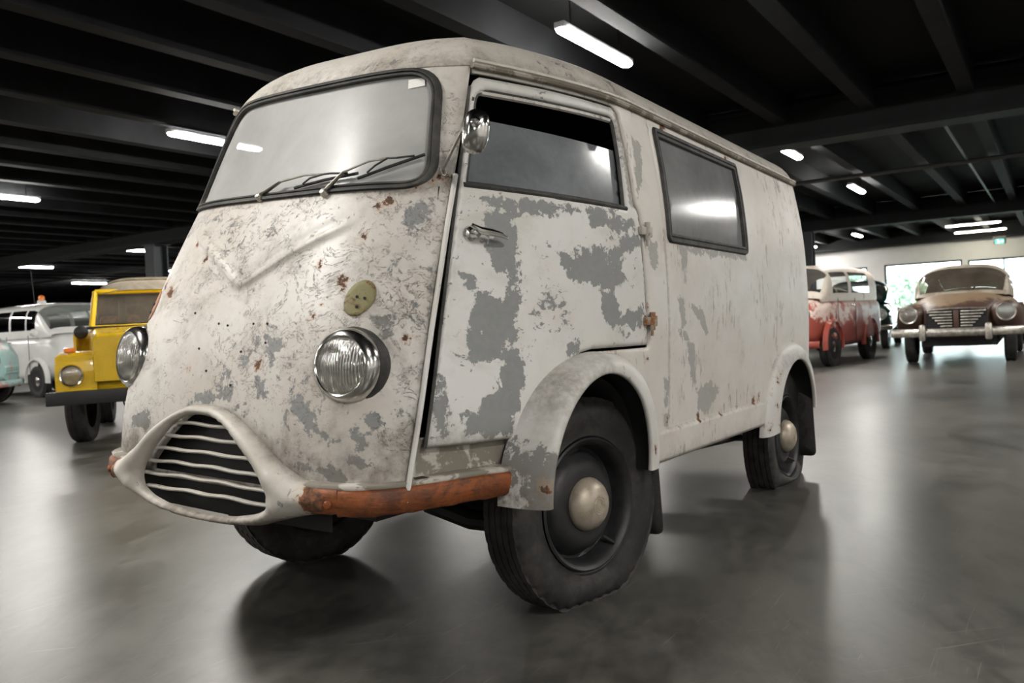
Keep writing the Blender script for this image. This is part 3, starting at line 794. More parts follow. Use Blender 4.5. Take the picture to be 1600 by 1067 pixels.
# --- roof
def outline_pt():
    o = []
    ya = float(YA(Z0))
    for y in np.linspace(0, ya, 34)[:-1]: o.append((float(xnose(y, Z0)), -y))
    for x in np.linspace(float(XA(Z0)), XR - RC, 60): o.append((x, -float(yside(x, Z0))))
    for a in np.linspace(0, math.pi / 2, 7)[1:]: o.append((XR - RC + RC * math.sin(a), -(float(Wd(Z0)) - RC + RC * math.cos(a))))
    for y in np.linspace(float(Wd(Z0)) - RC, 0, 20)[1:]: o.append((XR, -y))
    return o
half = outline_pt(); full = half + [(x, -y) for x, y in half[::-1][1:-1]]
HC = .195
rows = []
for t in np.concatenate([[-.06], np.linspace(0, 1, 15)]):
    ring = []
    for (x, y) in full:
        cx = .20 if x < .20 else (2.20 if x > 2.20 else x)
        c = Vector((cx, 0)); p = Vector((x, y)); L = (p - c).length
        front = 1 / (1 + math.exp((x + .28) / .05)); m_ = (.10 * front + .035 * (1 - front)) / max(L, .05)
        tt = max(t, 0)
        k = [(1, 0), (1 - m_, .78), (.58, 1.0), (0, 1.0)]
        B_ = [(1 - tt)**3, 3 * tt * (1 - tt)**2, 3 * tt * tt * (1 - tt), tt**3]
        f = sum(b * q[0] for b, q in zip(B_, k)); h = sum(b * q[1] for b, q in zip(B_, k))
        if t < 0: f = 1.0; h = -.02
        q = c + (p - c) * f
        ring.append((q.x, q.y, Z0 + HC * h))
    rows.append(ring)
rf = MB().grid(rows, True)
P_ = np.array(rf.V)
ro = mesh('roof', rf.V, rf.F, [M['roof'], M['dark']], van, TILT, True,
          {'rust': np.clip(.5 * np.exp(-((P_[:, 2] - Z0) / .02)**2) * (P_[:, 0] > -.2), 0, 1), 'grime': .5 * np.exp(-((P_[:, 2] - Z0) / .05)**2), 'primer': np.zeros(len(P_))})
so = ro.modifiers.new('thickness', 'SOLIDIFY'); so.thickness = .01; so.offset = -1; so.material_offset = 1
M['gutter'] = two_tone('gutter_rusty', (.16, .135, .10), (.36, .33, .28), 11, .5, .58, .7)
for s in (-1, 1):
    pts = [(x, s * (float(yside(x, Z0 - .005)) + .008), Z0 - .004) for x in np.linspace(float(XA(Z0)) - .005, XR - RC, 46)]
    pts += [(XR - RC + (RC + .008) * math.sin(a), s * (float(Wd(Z0)) - RC + (RC + .008) * math.cos(a)), Z0 - .004) for a in np.linspace(.2, 1.57, 6)]
    vp('rain_gutter', MB().tube(pts, .011, 8, flat=.8), M['gutter'])
    vp('gutter_lip', MB().tube([(p[0], p[1] + s * .006, p[2] + .013) for p in pts], .006, 6), M['roof'], None)

# --- doors
fz = np.linspace(.617, 1.60, 26)
door_out = [(float(XA(z)) + .008, z) for z in fz] + [(-.372, 1.622), (-.35, 1.636), (-.12, 1.640), (.205, 1.640), (.226, 1.62), (.236, 1.36), (.240, 1.315), (.258, 1.29), (.268, 1.255),
            (.275, 1.06), (.283, .850), (.06, .848), (-.05, .847), (-.105, .838), (-.18, .80), (-.25, .745), (-.315, .675), (-.355, .612), (-.55, .612)]
door_out = door_out[::-1]
door_win = rounded([(-.462, 1.312), (.182, 1.300), (.200, 1.606), (-.372, 1.600)], [.012, .012, .03, .05], 5)
def mk_side(s):
    return lambda x, z, off=0.0: np.stack([np.asarray(x, float), s * (yside(np.asarray(x, float), np.asarray(z, float)) - off), np.asarray(z, float)], 1)
for s in (-1, 1):
    fS = mk_side(s); near = s < 0
    dp = surf_patch('door', door_out, [door_win], fS, .012 if near else .04, M['door'], van, TILT, roll=.007, flip=not near, thick=.02,
                    attrs={'primer': (lambda P: field(P, PRIMER_DOOR, .045)) if near else (lambda P: np.zeros(len(P))), 'rust': lambda P: spots(P, RUST_SIDE, .02),
                           'grime': lambda P: np.clip(.5 * np.exp(-((P[:, 1] - .62) / .03)**2) + .25 * np.exp(-((P[:, 0] - .28) / .02)**2) + .8 * ((P[:, 0] > .205) & (P[:, 1] > 1.31)), 0, 1)})
    # frame round the window opening, white enamel chipped to dark
    dw = densify(door_win, .025)
    fr = inset(dw, .004)
    vp('window_channel', seal_strip(dw, fS, .018, .004, .010), M['seal'], dp, angle=60)
    # half lowered pane
    g0, g1 = (1.292, 1.512), (1.292, 1.494)
    pane = [(-.47, g0[0]), (.185, g1[0]), (.195, g1[1]), (-.40, g0[1])]
    surf_patch('door_glass', pane, [], lambda a, b, fS=fS: fS(a, b, .024), .03, M['doorglass'], dp, None, roll=0, thick=0, flip=not near)
    # upper white frame rail
    vp('window_rail', MB().tube([tuple(p) for p in fS(np.linspace(-.37, .19, 14), np.linspace(1.588, 1.594, 14), .014)], .008, 6), M['nose'], dp)
    vp('window_sill_rubber', MB().tube([tuple(p) for p in fS(np.linspace(-.47, .185, 16), np.linspace(1.309, 1.298, 16), .004)], .009, 8, flat=.9), M['seal'], dp)
    vp('edge_trim', MB().tube([tuple(p) for p in fS(np.array([float(XA(z)) + .008 for z in fz]), fz, .006)], .005, 6), M['seal'], dp)
    # handle
    hx, hz = -.480, 1.172
    p0 = fS(np.array([hx]), np.array([hz]), 0)[0]
    hd = MB().lathe([(0, 0), (.022, 0), (.020, .008), (.012, .012), (.011, .035), (0, .038)], 18, p0, (-.15, s, 0))
    q = [fS(np.array([hx + dx]), np.array([hz + dz]), -o_)[0] for dx, dz, o_ in ((-.016, .022, .030), (0, .008, .040), (.03, .004, .045), (.06, .0, .042), (.085, -.006, .034), (.095, -.010, .026))]
    hd.tube([tuple(v) for v in q], [.008, .013, .013, .011, .008, .004], 10, flat=.8)
    vp('door_handle', hd, M['chrome'], dp)
    for hz in (1.232, .93):
        p = fS(np.array([.288]), np.array([hz]), 0)[0]
        hb = MB().tube([(p[0], p[1] + s * .014, hz - .030), (p[0], p[1] + s * .014, hz + .030)], .010, 10)
        hb.rbox((p[0] + .02, p[1] + s * .006, hz), (.025, .008, .018), .004).rbox((p[0] - .022, p[1] + s * .006, hz), (.02, .008, .014), .004)
        hb.tube([(p[0], p[1] + s * .014, hz - .05), (p[0], p[1] + s * .014, hz - .03)], .005, 8)
        vp('door_hinge', hb, M['grille'] if hz > 1 else M['hinge'], dp)

# --- side panels
def arc(cx, cz, a, b, t0, t1, n=26):
    return [(cx + a * math.cos(t), cz + b * math.sin(t)) for t in np.linspace(t0, t1, n)]
rear_arch = arc(2.055, .425, .36, .325, math.pi, .05)
front_arch = arc(-.075, .44, .355, .352, 0, math.pi / 2, 14)
side_out = ([(float(XA(Z0)) + .004, Z0), (float(XA(1.645)) + .012, 1.646), (-.345, 1.648), (.206, 1.650), (.235, 1.625), (.245, 1.36), (.249, 1.318), (.268, 1.293), (.278, 1.255), (.285, 1.06), (.293, .842)]
            + [(-.05, .838)] + front_arch[::-1] + [(.33, .437), (1.55, .437)] + rear_arch + [(2.42, .50), (XR - .002, .52), (XR - .002, Z0)])
side_win = rounded([(.500, 1.225), (1.362, 1.230), (1.384, 1.615), (.511, 1.617)], .012, 3)
for s in (-1, 1):
    fS = mk_side(s); near = s < 0
    def fC(x, z, off=0.0, fS=fS, s=s):
        p = fS(x, z, off); d = np.asarray(z, float) - .549
        g = .010 * np.clip(-d / .006, 0, 1) * (np.asarray(x, float) < 1.65)      # the sill below the crease stands proud
        seam = .004 * np.exp(-((np.asarray(x, float) - .462) / .004)**2) * (np.asarray(z, float) > .56)
        p[:, 1] += s * (g - seam); return p
    sp = surf_patch('side_panel', side_out, [side_win], fC, .0155 if near else .05, M['side'], van, TILT, roll=.004, flip=not near, thick=.015, lines=[[(.31, z_), (1.64, z_)] for z_ in (.5505, .5415)] + [[(x_, .575), (x_, 1.20)] for x_ in (.457, .462, .467)],
                    attrs={'primer': (lambda P: field(P, PRIMER_SIDE, .035)) if near else (lambda P: np.zeros(len(P))), 'rust': lambda P: spots(P, RUST_SIDE, .02),
                           'grime': lambda P: np.clip(.45 * np.exp(-((P[:, 1] - .548) / .008)**2) + .5 * np.exp(-((P[:, 0] - .463) / .007)**2) * (P[:, 1] < 1.25) * (P[:, 1] > .6) + .18 * np.exp(-((P[:, 1] - .45) / .03)**2), 0, 1)})
    dl2 = densify(side_win, .03)
    vp('side_window_rubber', seal_strip(dl2, lambda a, b, o, fS=fS: fS(a, b, o), .036, .011), M['seal'], sp, angle=50)
    surf_patch('side_glass', side_win, [], lambda a, b, fS=fS: fS(a, b, .006), .05, M['sideglass'], sp, None, roll=0, thick=0, flip=not near)
# --- rear wall with window
f_rear = lambda y, z, off=0.0: np.stack([np.full(len(np.atleast_1d(y)), XR - .004) - off, np.asarray(y, float), np.asarray(z, float)], 1)
rw = [(-.66, .50), (.66, .50), (.66, 1.24), (.585, Z0), (-.585, Z0), (-.66, 1.24)]
rwin = rounded([(-.42, 1.25), (.42, 1.25), (.40, 1.58), (-.40, 1.58)], .05, 5)
rp = surf_patch('rear_panel', rw, [rwin], f_rear, .05, M['side'], van, TILT, roll=.004, thick=.012)
surf_patch('rear_glass', rwin, [], lambda a, b: f_rear(a, b, .008), .06, M['sideglass'], rp, None, roll=0, thick=0)
for s in (-1, 1):
    vp('tail_lamp', MB().rbox((XR + .025, s * .60, .60), (.03, .035, .045), .01).tube([(XR - .02, s * .68, .395), (XR + .05, s * .68, .395)], .022, 10), M['rust'])

# --- fenders
def fender(c, ab, RJ, ylip, t0, t1, s, yin=.50, n=44):
    rows = []
    for t in np.linspace(t0, t1, n):
        ct, st_ = math.cos(t), math.sin(t)
        rj = np.interp(t, [p[0] for p in RJ], [p[1] for p in RJ])
        yl = np.interp(t, [p[0] for p in ylip], [p[1] for p in ylip])
        def P(k): return c[0] + (ab[0] + k) * ct, c[1] + (ab[1] + k) * st_
        xj, zj = P(rj); yj = float(yside(max(xj, float(XA(zj)) + .01), zj)) - .012
        ring = []
        for ph in np.linspace(0, math.pi / 2, 9):
            x, z = P(rj * math.cos(ph) ** .9); y = yj + (yl - yj) * math.sin(ph) ** .8
            ring.append((x, s * y, z))
        for k, dy in ((-.006, -.002), (-.008, -.012), (.004, -.02)):
            x, z = P(k); ring.append((x, s * (yl + dy), z))
        for y in (.70, .58, yin):
            x, z = P(.015); ring.append((x, s * y, z))
        rows.append(ring)
    mb = MB().grid(rows)
    if s > 0: mb.F = [f[::-1] for f in mb.F]
    return mb
pi = math.pi
FR_SPOTS = [(-.35, .55, .05), (-.40, .50, .05), (-.28, .62, .02)]
for s in (-1, 1):
    a = fender((-.075, .44), (.342, .342), [(-.06, .10), (.6, .09), (1.57, .055), (2.6, .035), (3.3, .045)], [(-.06, .785), (.8, .80), (3.3, .80)], -.03, pi + .02, s)
    P_ = np.array(a.V)
    o = mesh('front_fender', a.V, a.F, [M['fender'], M['dark']], van, TILT, True,
             {'primer': field(P_[:, [0, 2]], [[(-.45, .42), (-.36, .42), (-.36, .58), (-.41, .60), (-.46, .55)]], .05), 'rust': spots(P_[:, [0, 2]], [(-.42, .50, .02), (.28, .5, .02)]),
              'grime': np.clip(.8 * np.clip((.62 - P_[:, 2]) / .15, 0, 1) * (P_[:, 0] < -.3) + .55 * np.exp(-((P_[:, 2] - .74) / .09)**2) * (P_[:, 0] < -.05), 0, 1)})
    a = fender((2.055, .415), (.345, .315), [(-.05, .06), (.8, .07), (1.57, .08), (2.4, .12), (3.2, .15)], [(-.05, .80), (3.2, .80)], .1, pi + .08, s)
    P_ = np.array(a.V)
    o = mesh('rear_fender', a.V, a.F, [M['fender'], M['dark']], van, TILT, True,
             {'primer': np.zeros(len(P_)), 'rust': spots(P_[:, [0, 2]], [(1.70, .63, .035), (1.735, .67, .03), (1.66, .52, .03), (1.60, .42, .03), (1.70, .40, .03), (1.64, .58, .02)]),
              'grime': .4 * np.exp(-((P_[:, 2] - .72) / .06)**2)})
for o in van.children:
    if o.name.startswith(('front_fender', 'rear_fender')):
        for i, p in enumerate(o.data.polygons):
            if i % 14 >= 11: p.material_index = 1  # inner faces blackened, shade under the fender put into the colour

# --- front bumper rail, step boards, rocker
rail = [(-.912, .355), (-.905, .40), (-.893, .455), (-.868, .505), (-.83, .545), (-.78, .575), (-.70, .605), (-.60, .632), (-.50, .662), (-.435, .69), (-.418, .704)]
rail = [tuple(p) for p in densify(rail + [rail[-1]], .02)]
seam_i = min(range(len(rail)), key=lambda i: abs(rail[i][1] - .468) + abs(rail[i][0] + .885))
for s in (-1, 1):
    def band(pts, z0, z1, nm, cap=True):
        rows = []
        for i, (x, y) in enumerate(pts):
            a = np.array(pts[max(i - 1, 0)]); b = np.array(pts[min(i + 1, len(pts) - 1)]); t = b - a; t /= np.linalg.norm(t); n_ = np.array([-t[1], t[0]])
            if n_[0] > 0 or (n_ @ np.array([x + .3, y])) < 0: n_ = -n_
            wv = .0012 * math.sin(i * 1.1) + .0008 * math.sin(i * 2.3)
            o_ = [(-.012, z1 + .002), (-.002, z1), (.004 + wv * .3, z1 - .008), (.006 + wv * .4, (z0 + z1) / 2), (.003 + wv * .3, z0 + .008), (-.004, z0 + wv), (-.014, z0 + .003)]
            rows.append([(x + n_[0] * d, s * (y + n_[1] * d), z) for d, z in o_])
        mb = MB().grid(rows)
        if cap: mb.F.append(tuple(range(7))); mb.F.append(tuple(len(mb.V) - 1 - k for k in range(7)))
        o = vp(nm, mb, M['rust'], angle=50)
        return o
    b1 = band(rail[seam_i:], .463, .527, 'bumper_rail')
    b2 = band(rail[:seam_i + 1], .470, .530, 'bumper_end')
    x, y = rail[seam_i - 1]
    vp('bolt', MB().lathe([(.011, -.004), (.011, .004), (.008, .008), (0, .009)], 8, (x - .006, s * (y - .0), .495), (-1, s * .5, 0)), M['rust'], b2, False)
    x, y = rail[max(seam_i - 3, 0)]
    vp('bolt_hole', MB().lathe([(.007, 0), (.006, .003), (0, .003)], 8, (x - .006, s * y, .495), (-1, s * .3, 0)), M['dark'], b2)
    # step board between rail and body
    rows = []
    for (x, y) in rail[::2]:
        yi = y - .11 if x > -.72 else y * .80
        xi = x if x > -.72 else x + .10
        rows.append([(x + (0 if x > -.7 else .004), s * (y - .004), .528), (x * .98, s * (y * .985), .532), (xi, s * yi, .536)])
    mb = MB().grid(rows)
    so_ = vp('step_board', mb, M['step'])
    m2 = so_.modifiers.new('t', 'SOLIDIFY'); m2.thickness = .02; m2.offset = 0
    xs = np.linspace(-.715, -.36, 12)
    rows = [[(x, s * (float(yside(x, .60)) - .03), z) for x in xs] for z in (.52, .56, .60, .64)]
    vp('rocker_panel', MB().grid(rows), M['step'])
    # door sill tray, dark, closes the cab under the door
# --- grille
gt = pch([0, .05, .1, .2, .3, .4, .47], [.714, .711, .697, .648, .578, .538, .530])
gb = pch([0, .1, .21, .28, .4, .47], [.398, .400, .412, .432, .462, .470])
ysr = np.linspace(-.455, .455, 61)
g_out = [(y, float(gb(abs(y)))) for y in ysr] + [(y, float(gt(abs(y)))) for y in ysr[::-1]]
gx = lambda y, z: xnose(y, np.maximum(z, .50)) - .012 - .012 * (1 - np.abs(y) / .5)
def f_grille(y, z, off=0.0):
    y = np.asarray(y, float); z = np.asarray(z, float); P = np.stack([y, z], 1)
    do = dpoly(P, g_out); dh = np.where(inpoly(P, g_hole), 0, dpoly(P, g_hole)); t = do / (do + dh + 1e-6)
    wdt = np.clip((do + dh) / .07, .25, 1)
    bul = .042 * np.sqrt(np.clip(1 - (2 * t - 1)**2, 0, 1)) * wdt + .016 * np.clip(t * 3, 0, 1)
    return np.stack([gx(y, z) - bul + off, y, z], 1)
gr = surf_patch('grille_surround', g_out, [g_hole], f_grille, .010, M['grille'], van, TILT, roll=.0, thick=.012, flip=True,
                attrs={'rust': lambda P: np.clip(np.clip((np.abs(P[:, 0]) - .36) / .05, 0, 1) * .8 + .5 * np.clip((.44 - P[:, 1]) / .03, 0, 1) * np.clip((np.abs(P[:, 0]) - .15) / .1, 0, 1), 0, 1),
                       'grime': lambda P: np.clip(.55 * np.clip((.46 - P[:, 1]) / .05, 0, 1) + .3 * np.exp(-(dpoly(P, g_out) / .006)**2), 0, 1),
                       'primer': lambda P: .35 * np.clip((np.abs(P[:, 0]) - .3) / .06, 0, 1)})
for i in range(6):
    z = .654 - i * .0375
    ylim = max([abs(y) for y in np.linspace(0, .28, 200) if inpoly(np.array([[y, z]]), g_hole)[0]] + [.05]) + .006
    rows = []
    for y in np.linspace(-ylim, ylim, 25):
        zz_ = z + .006 * math.cos(y * 6) + .0016 * math.sin(y * 37 + i); x = float(gx(np.array(y), np.array(z))) - .010 + .006 * math.sin(y * 9 + i * 2) * .3
        rows.append([(x + dx, y, zz_ + dz) for dx, dz in ((-.006, 0), (-.004, .004), (.004, .0045), (.011, .003), (.011, -.002), (.004, -.004), (-.004, -.004))])
    vp('grille_slat', MB().grid(rows, True), M['grille'], gr)
rows = [[(float(gx(np.array(y), np.array(z))) + .055, y, z) for y in np.linspace(-.40, .40, 15)] for z in (.405, .55, .72)]
vp('grille_dark_backing', MB().grid(rows), M['dark'], gr)  # black backing sheet, paints the shade between the slats

# --- headlamps
for s in (-1, 1):
    O = (-.808, s * .440, .825); ax = Vector((-1, s * .13, .10)).normalized()
    hl = vp('headlamp', MB().lathe([(.078, -.09), (.090, -.05), (.0945, -.004), (.0955, .010), (.092, .024), (.084, .034), (.076, .038), (.0725, .036), (.071, .030)], 56, O, ax), M['chrome'])
    vp('headlamp_gasket', MB().lathe([(.090, -.055), (.099, -.03), (.1005, -.012), (.097, -.003), (.09, -.002)], 48, O, ax), M['seal'], hl)
    vp('headlamp_lens', MB().lathe([(.0715, .034), (.066, .0395), (.05, .047), (.03, .052), (.012, .0545), (.0005, .055)], 48, O, ax), M['lens'], hl)
    vp('reflector', MB().lathe([(.071, .028), (.064, .010), (.05, -.012), (.03, -.028), (.012, -.035), (.0005, -.036)], 40, O, ax), M['reflector'], hl)
    vp('bulb', MB().lathe([(.0005, .018), (.008, .014), (.011, .004), (.008, -.01), (.006, -.034)], 16, O, ax), M['lamp_tray'], hl)
    vp('bezel_screw', MB().lathe([(.005, 0), (.004, .004), (0, .005)], 10, (O[0] - .034, O[1], O[2] - .083), (-.8, 0, -.6)), M['steel'], hl)

# --- mirror
mb = MB().tube([(-.512, -.508, 1.335), (-.530, -.525, 1.345), (-.556, -.575, 1.385), (-.572, -.625, 1.435), (-.575, -.640, 1.447)], .0045, 8)
mb.loop_tube([(-.523 + .010 * math.cos(t), -.520, 1.340 + .010 * math.sin(t)) for t in np.linspace(0, 2 * pi, 14, endpoint=False)], .003, 6)
arm = vp('mirror_arm', mb, M['steel'])
c = Vector((-.560, -.655, 1.425)); nrm = Vector((-.86, -.50, -.05)).normalized(); up = Vector((.10, -.10, 1)); up = (up - nrm * up.dot(nrm)).normalized(); rt = up.cross(nrm)
rows = []
for k, (sc, dp_) in enumerate(((.0, .022), (.35, .021), (.65, .017), (.88, .008), (1.0, -.002), (.97, -.010), (.90, -.010), (.0, -.010))):
    rows.append([tuple(c + rt * (.036 * sc * math.copysign(abs(math.cos(t))**.8, math.cos(t))) + up * (.058 * sc * math.copysign(abs(math.sin(t))**.75, math.sin(t))) + nrm * dp_) for t in np.linspace(0, 2 * pi, 32, endpoint=False)])
vp('mirror_head', MB().grid(rows, True).lathe([(.013, .014), (.013, .026), (.008, .032), (0, .033)], 14, c + up * .02, nrm), M['chrome'], arm)

# --- floor pan, cab interior, running gear
vp('floor_pan', MB().box((.85, 0, .50), (1.55, .60, .03)).box((.9, .25, .42), (1.45, .04, .06)).box((.9, -.25, .42), (1.45, .04, .06)), M['black'], smooth=False)
vp('seat_bench', MB().rbox((.12, 0, .85), (.22, .56, .09), .04).rbox((.33, 0, 1.10), (.06, .56, .22), .04).box((.12, 0, .64), (.2, .5, .12)), M['dark'])
vp('bulkhead', MB().box((.46, 0, 1.08), (.012, .66, .52)), M['dark'], smooth=False)
sw = MB(); cS = Vector((-.22, -.24, 1.12)); ax = Vector((.65, 0, .76)).normalized(); a1 = Vector((0, 1, 0)); a2 = ax.cross(a1)
sw.loop_tube([tuple(cS + (a1 * math.cos(t) + a2 * math.sin(t)) * .20) for t in np.linspace(0, 2 * pi, 32, endpoint=False)], .012, 8)
for t in (0.3, 2.84, 4.71): sw.tube([tuple(cS), tuple(cS + (a1 * math.cos(t) + a2 * math.sin(t)) * .2)], .008, 6)
sw.tube([tuple(cS), tuple(cS - ax * .6)], .018, 8); vp('steering_wheel', sw, M['black'])
vp('dashboard', MB().rbox((-.44, 0, 1.20), (.06, .46, .05), .02), M['dark'])
ug = MB().tube([(.05, -.55, .29), (.05, .55, .29)], .035, 10).tube([(2.17, -.6, .245), (2.17, .6, .245)], .04, 10)
ug.tube([(-.02, -.50, .24), (-.08, -.30, .26), (-.06, -.12, .30), (0, 0, .38)], [.032, .034, .042, .05], 10)
ug.tube([(-.02, .50, .24), (-.08, .30, .26), (-.06, .12, .30), (0, 0, .38)], [.032, .034, .042, .05], 10)
ug.tube([(1.2, -.5, .30), (2.2, -.52, .24)], .016, 8).tube([(1.2, .5, .30), (2.2, .52, .24)], .016, 8).rbox((-.35, 0, .46), (.32, .25, .07), .03)
ug.tube([(.6, .2, .33), (2.0, .25, .33)], .03, 10)
ug.build('running_gear', M['black'], van)
# splash flaps
for (x, y0, y1, z0, z1) in ((.385, .60, .775, .14, .62), (2.40, .52, .805, .10, .62)):
    for s in (-1, 1):
        yc, hwd = (y0 + y1) / 2, (y1 - y0) / 2
        fl_ = rounded([(yc - hwd, z0), (yc + hwd, z0), (yc + hwd - .01, z1), (yc - hwd, z1)], .03, 4)
        P, F = cdt(fl_, [], .08)
        Vf = np.stack([x + .03 * (z1 - P[:, 1]), s * P[:, 0], P[:, 1]], 1)
        o = mesh('mud_flap', Vf, F, M['rubber'], van, None); q = o.modifiers.new('t', 'SOLIDIFY'); q.thickness = .008; q.offset = 0
# inner wheel wells
for cx, s in ((-.075, -1), (-.075, 1), (2.055, -1), (2.055, 1)):
    rows = []
    for t in np.linspace(.0, pi, 24):
        rows.append([(cx + .352 * math.cos(t), s * y, .43 + .335 * math.sin(t)) for y in (.72, .62, .50, .36)])
    rows2 = [[(cx + r_ * math.cos(t), s * .36, .43 + r_ * .95 * math.sin(t)) for r_ in (.352, .2, .02)] for t in np.linspace(0, pi, 24)]
    vp('wheel_well', MB().grid(rows).grid(rows2), M['dark'])

# --- wheels (they stand on the floor, so they do not share the body's lean)
def tire_mesh(R, Rr, w, hubz, n=168, lug=True):
    prof = [(-.40, Rr + .004), (-.46, Rr + .012), (-.44, Rr + .022), (-.50, Rr + (R - Rr) * .35), (-.535, Rr + (R - Rr) * .55), (-.53, Rr + (R - Rr) * .72), (-.49, Rr + (R - Rr) * .86), (-.455, R - .010), (-.42, R - .004)]
    tread = []
    for k in range(5):
        a = -.38 + k * .19
        tread += [(a - .075, R), (a + .075, R), (a + .080, R - .006), (a + .110, R - .006)]
    tread = tread[:-2]
    full = prof + tread + [(-a, r) for a, r in prof[::-1]]
    V = []; F = []; m = len(full)
    for k in range(n):
        t = 2 * pi * k / n; ct, st_ = math.cos(t), math.sin(t)
        for j, (a, r) in enumerate(full):
            y = a * w
            if lug and (j in (7, 8) or j in (m - 8, m - 9)) and (k // 2) % 2: r -= .007
            if lug and 8 < j < m - 9 and (k + j // 4) % 6 == 0: r -= .003
            # st_ = -1 at the bottom
            if st_ < -.2:
                avail = min(R, hubz / -st_); ratio = (avail - Rr) / (R - Rr)
                if ratio < 1:
                    r = Rr + (r - Rr) * max(ratio, .05); y *= 1 + .42 * (1 - ratio) * (1 - min(1, (r - Rr) / (R - Rr)) * .25)
            V.append((ct * r, y, st_ * r))
    for k in range(n):
        for j in range(m - 1):
            F.append((k * m + j, k * m + j + 1, ((k + 1) % n) * m + j + 1, ((k + 1) % n) * m + j))
    return V, F
def van_wheel(x, y, z, steer, R=.344):
    s = -1 if y < 0 else 1
    V, F = tire_mesh(R, .208, .140, z)
    Mx = Matrix.Translation((x, y, z)) @ Matrix.Rotation(steer, 4, 'Z')
    t = mesh('tire', V, F, M['rubber'], van, Mx, True, angle=40)
    d = s
    rim = MB().lathe([(.212, d * .060), (.214, d * .066), (.208, d * .070), (.200, d * .064), (.190, d * .050), (.188, d * .030), (.180, d * .004), (.172, d * -.002), (.163, d * .006), (.152, d * .030), (.135, d * .046), (.11, d * .052), (.08, d * .050), (.0, d * .050)], 64, (0, 0, 0), (0, 1, 0))
    rim.lathe([(.212, -d * .060), (.205, -d * .066), (.18, -d * .03), (.17, -d * .02), (.0, -d * .02)], 48, (0, 0, 0), (0, 1, 0))
    r_ = rim.build('wheel_disc', M['disc'], t)
    hc = MB().lathe([(.084, d * .048), (.086, d * .058), (.083, d * .066), (.077, d * .078), (.065, d * .091), (.050, d * .100), (.030, d * .106), (.012, d * .108), (.0005, d * .1085)], 48, (0, 0, 0), (0, 1, 0))
    h_ = hc.build('hubcap', M['hubcap'], t)
    em = MB()
    for rr in (.012, .020, .028): em.loop_tube([(rr * math.cos(a) * .95, d * (.1083 - (rr / .08)**2 * .016), rr * math.sin(a)) for a in np.linspace(0, 2 * pi, 28, endpoint=False)], .0016, 6)
    em.build('hubcap_emblem', M['hubcap'], t)
    MB().tube([(.10, d * .030, -.13), (.115, d * .065, -.15)], .006, 8).build('valve', M['black'], t)
    return t
van_wheel(.066, -.615, .312, -.225); van_wheel(.060, .605, .335, -.225)
van_wheel(2.19, -.652, .238, 0); van_wheel(2.17, .645, .30, 0)

# ------------------------------------------------------------------ the other vehicles
class Loft:
    """body along x: stations (x, half width, z bottom, z top, exponent); dome = upper half only"""
    def __init__(s, st, dome=False, yc=0.0):
        st = sorted(st); x = [p[0] for p in st]; s.x0, s.x1 = x[0], x[-1]
        s.f = [pch(x, [p[k] for p in st]) for k in (1, 2, 3, 4)]; s.dome = dome; s.yc = yc
    def P(s, x, a):
        hw, zb, zt, n = [float(f(x)) for f in s.f]; c, q = math.cos(a), math.sin(a)
        y = s.yc + hw * math.copysign(abs(c)**(2 / n), c)
        z = zb + (zt - zb) * abs(q)**(2 / n) if s.dome else (zb + zt) / 2 + (zt - zb) / 2 * math.copysign(abs(q)**(2 / n), q)
        return Vector((x, y, z))
    def N(s, x, a):
        e = 1e-3; p = s.P(x, a)
        n = (s.P(x, a + e) - s.P(x, a - e)).cross(s.P(x + e, a) - s.P(x - e, a))
        if n.length < 1e-12: return Vector((0, 0, 1))
        n.normalize(); zb, zt = float(s.f[1](x)), float(s.f[2](x))
        if n.dot(p - Vector((x, s.yc, zb if s.dome else (zb + zt) / 2))) < 0: n = -n
        return n
    def solid(s, nx=28, na=36, holes=()):
        if holes:
            xs = sorted(set(np.round(np.concatenate([np.linspace(s.x0, s.x1, 60)] + [[h[0], h[1]] for h in holes]), 4)))
            A = sorted(set(np.round(np.concatenate([np.linspace(0, math.pi, 60)] + [[h[2], h[3]] for h in holes]), 4)))
            mb = MB().grid([[tuple(s.P(x, a)) for a in A] for x in xs]); m = len(A); F = []
            for f in mb.F:
                i, k = divmod(f[0], m); xc = (xs[i] + xs[i + 1]) / 2; ac = (A[k] + A[k + 1]) / 2
                if not any(h[0] < xc < h[1] and h[2] < ac < h[3] for h in holes): F.append(f)
            mb.F = F; return mb
        u = [.5 - .5 * math.cos(math.pi * i / (nx - 1)) for i in range(nx)]
        xs = [s.x0 + (s.x1 - s.x0) * (.5 * k + .5 * i / (nx - 1)) for i, k in enumerate(u)]
        A = np.linspace(0, math.pi, na) if s.dome else np.linspace(0, 2 * math.pi, na, endpoint=False)
        mb = MB().grid([[tuple(s.P(x, a)) for a in A] for x in xs], not s.dome)
        m = len(A)
        for r, fl_ in ((0, 0), (len(xs) - 1, 1)):
            f = tuple(r * m + k for k in range(m)); mb.F.append(f[::-1] if not fl_ else f)
        return mb
    def panel(s, x0, x1, a0, a1, off=.006, nx=10, na=10):
        """patch lying just proud of the surface; a0/a1 may be functions of t along x"""
        rows = []
        for i in range(nx):
            x = x0 + (x1 - x0) * i / (nx - 1); t = i / (nx - 1)
            b0 = a0(t) if callable(a0) else a0; b1 = a1(t) if callable(a1) else a1
            rows.append([tuple(s.P(x, a) + s.N(x, a) * off) for a in np.linspace(b0, b1, na)])
        return MB().grid(rows)
    def ang(s, zf, n): return math.asin(min(1, zf**(n / 2)))

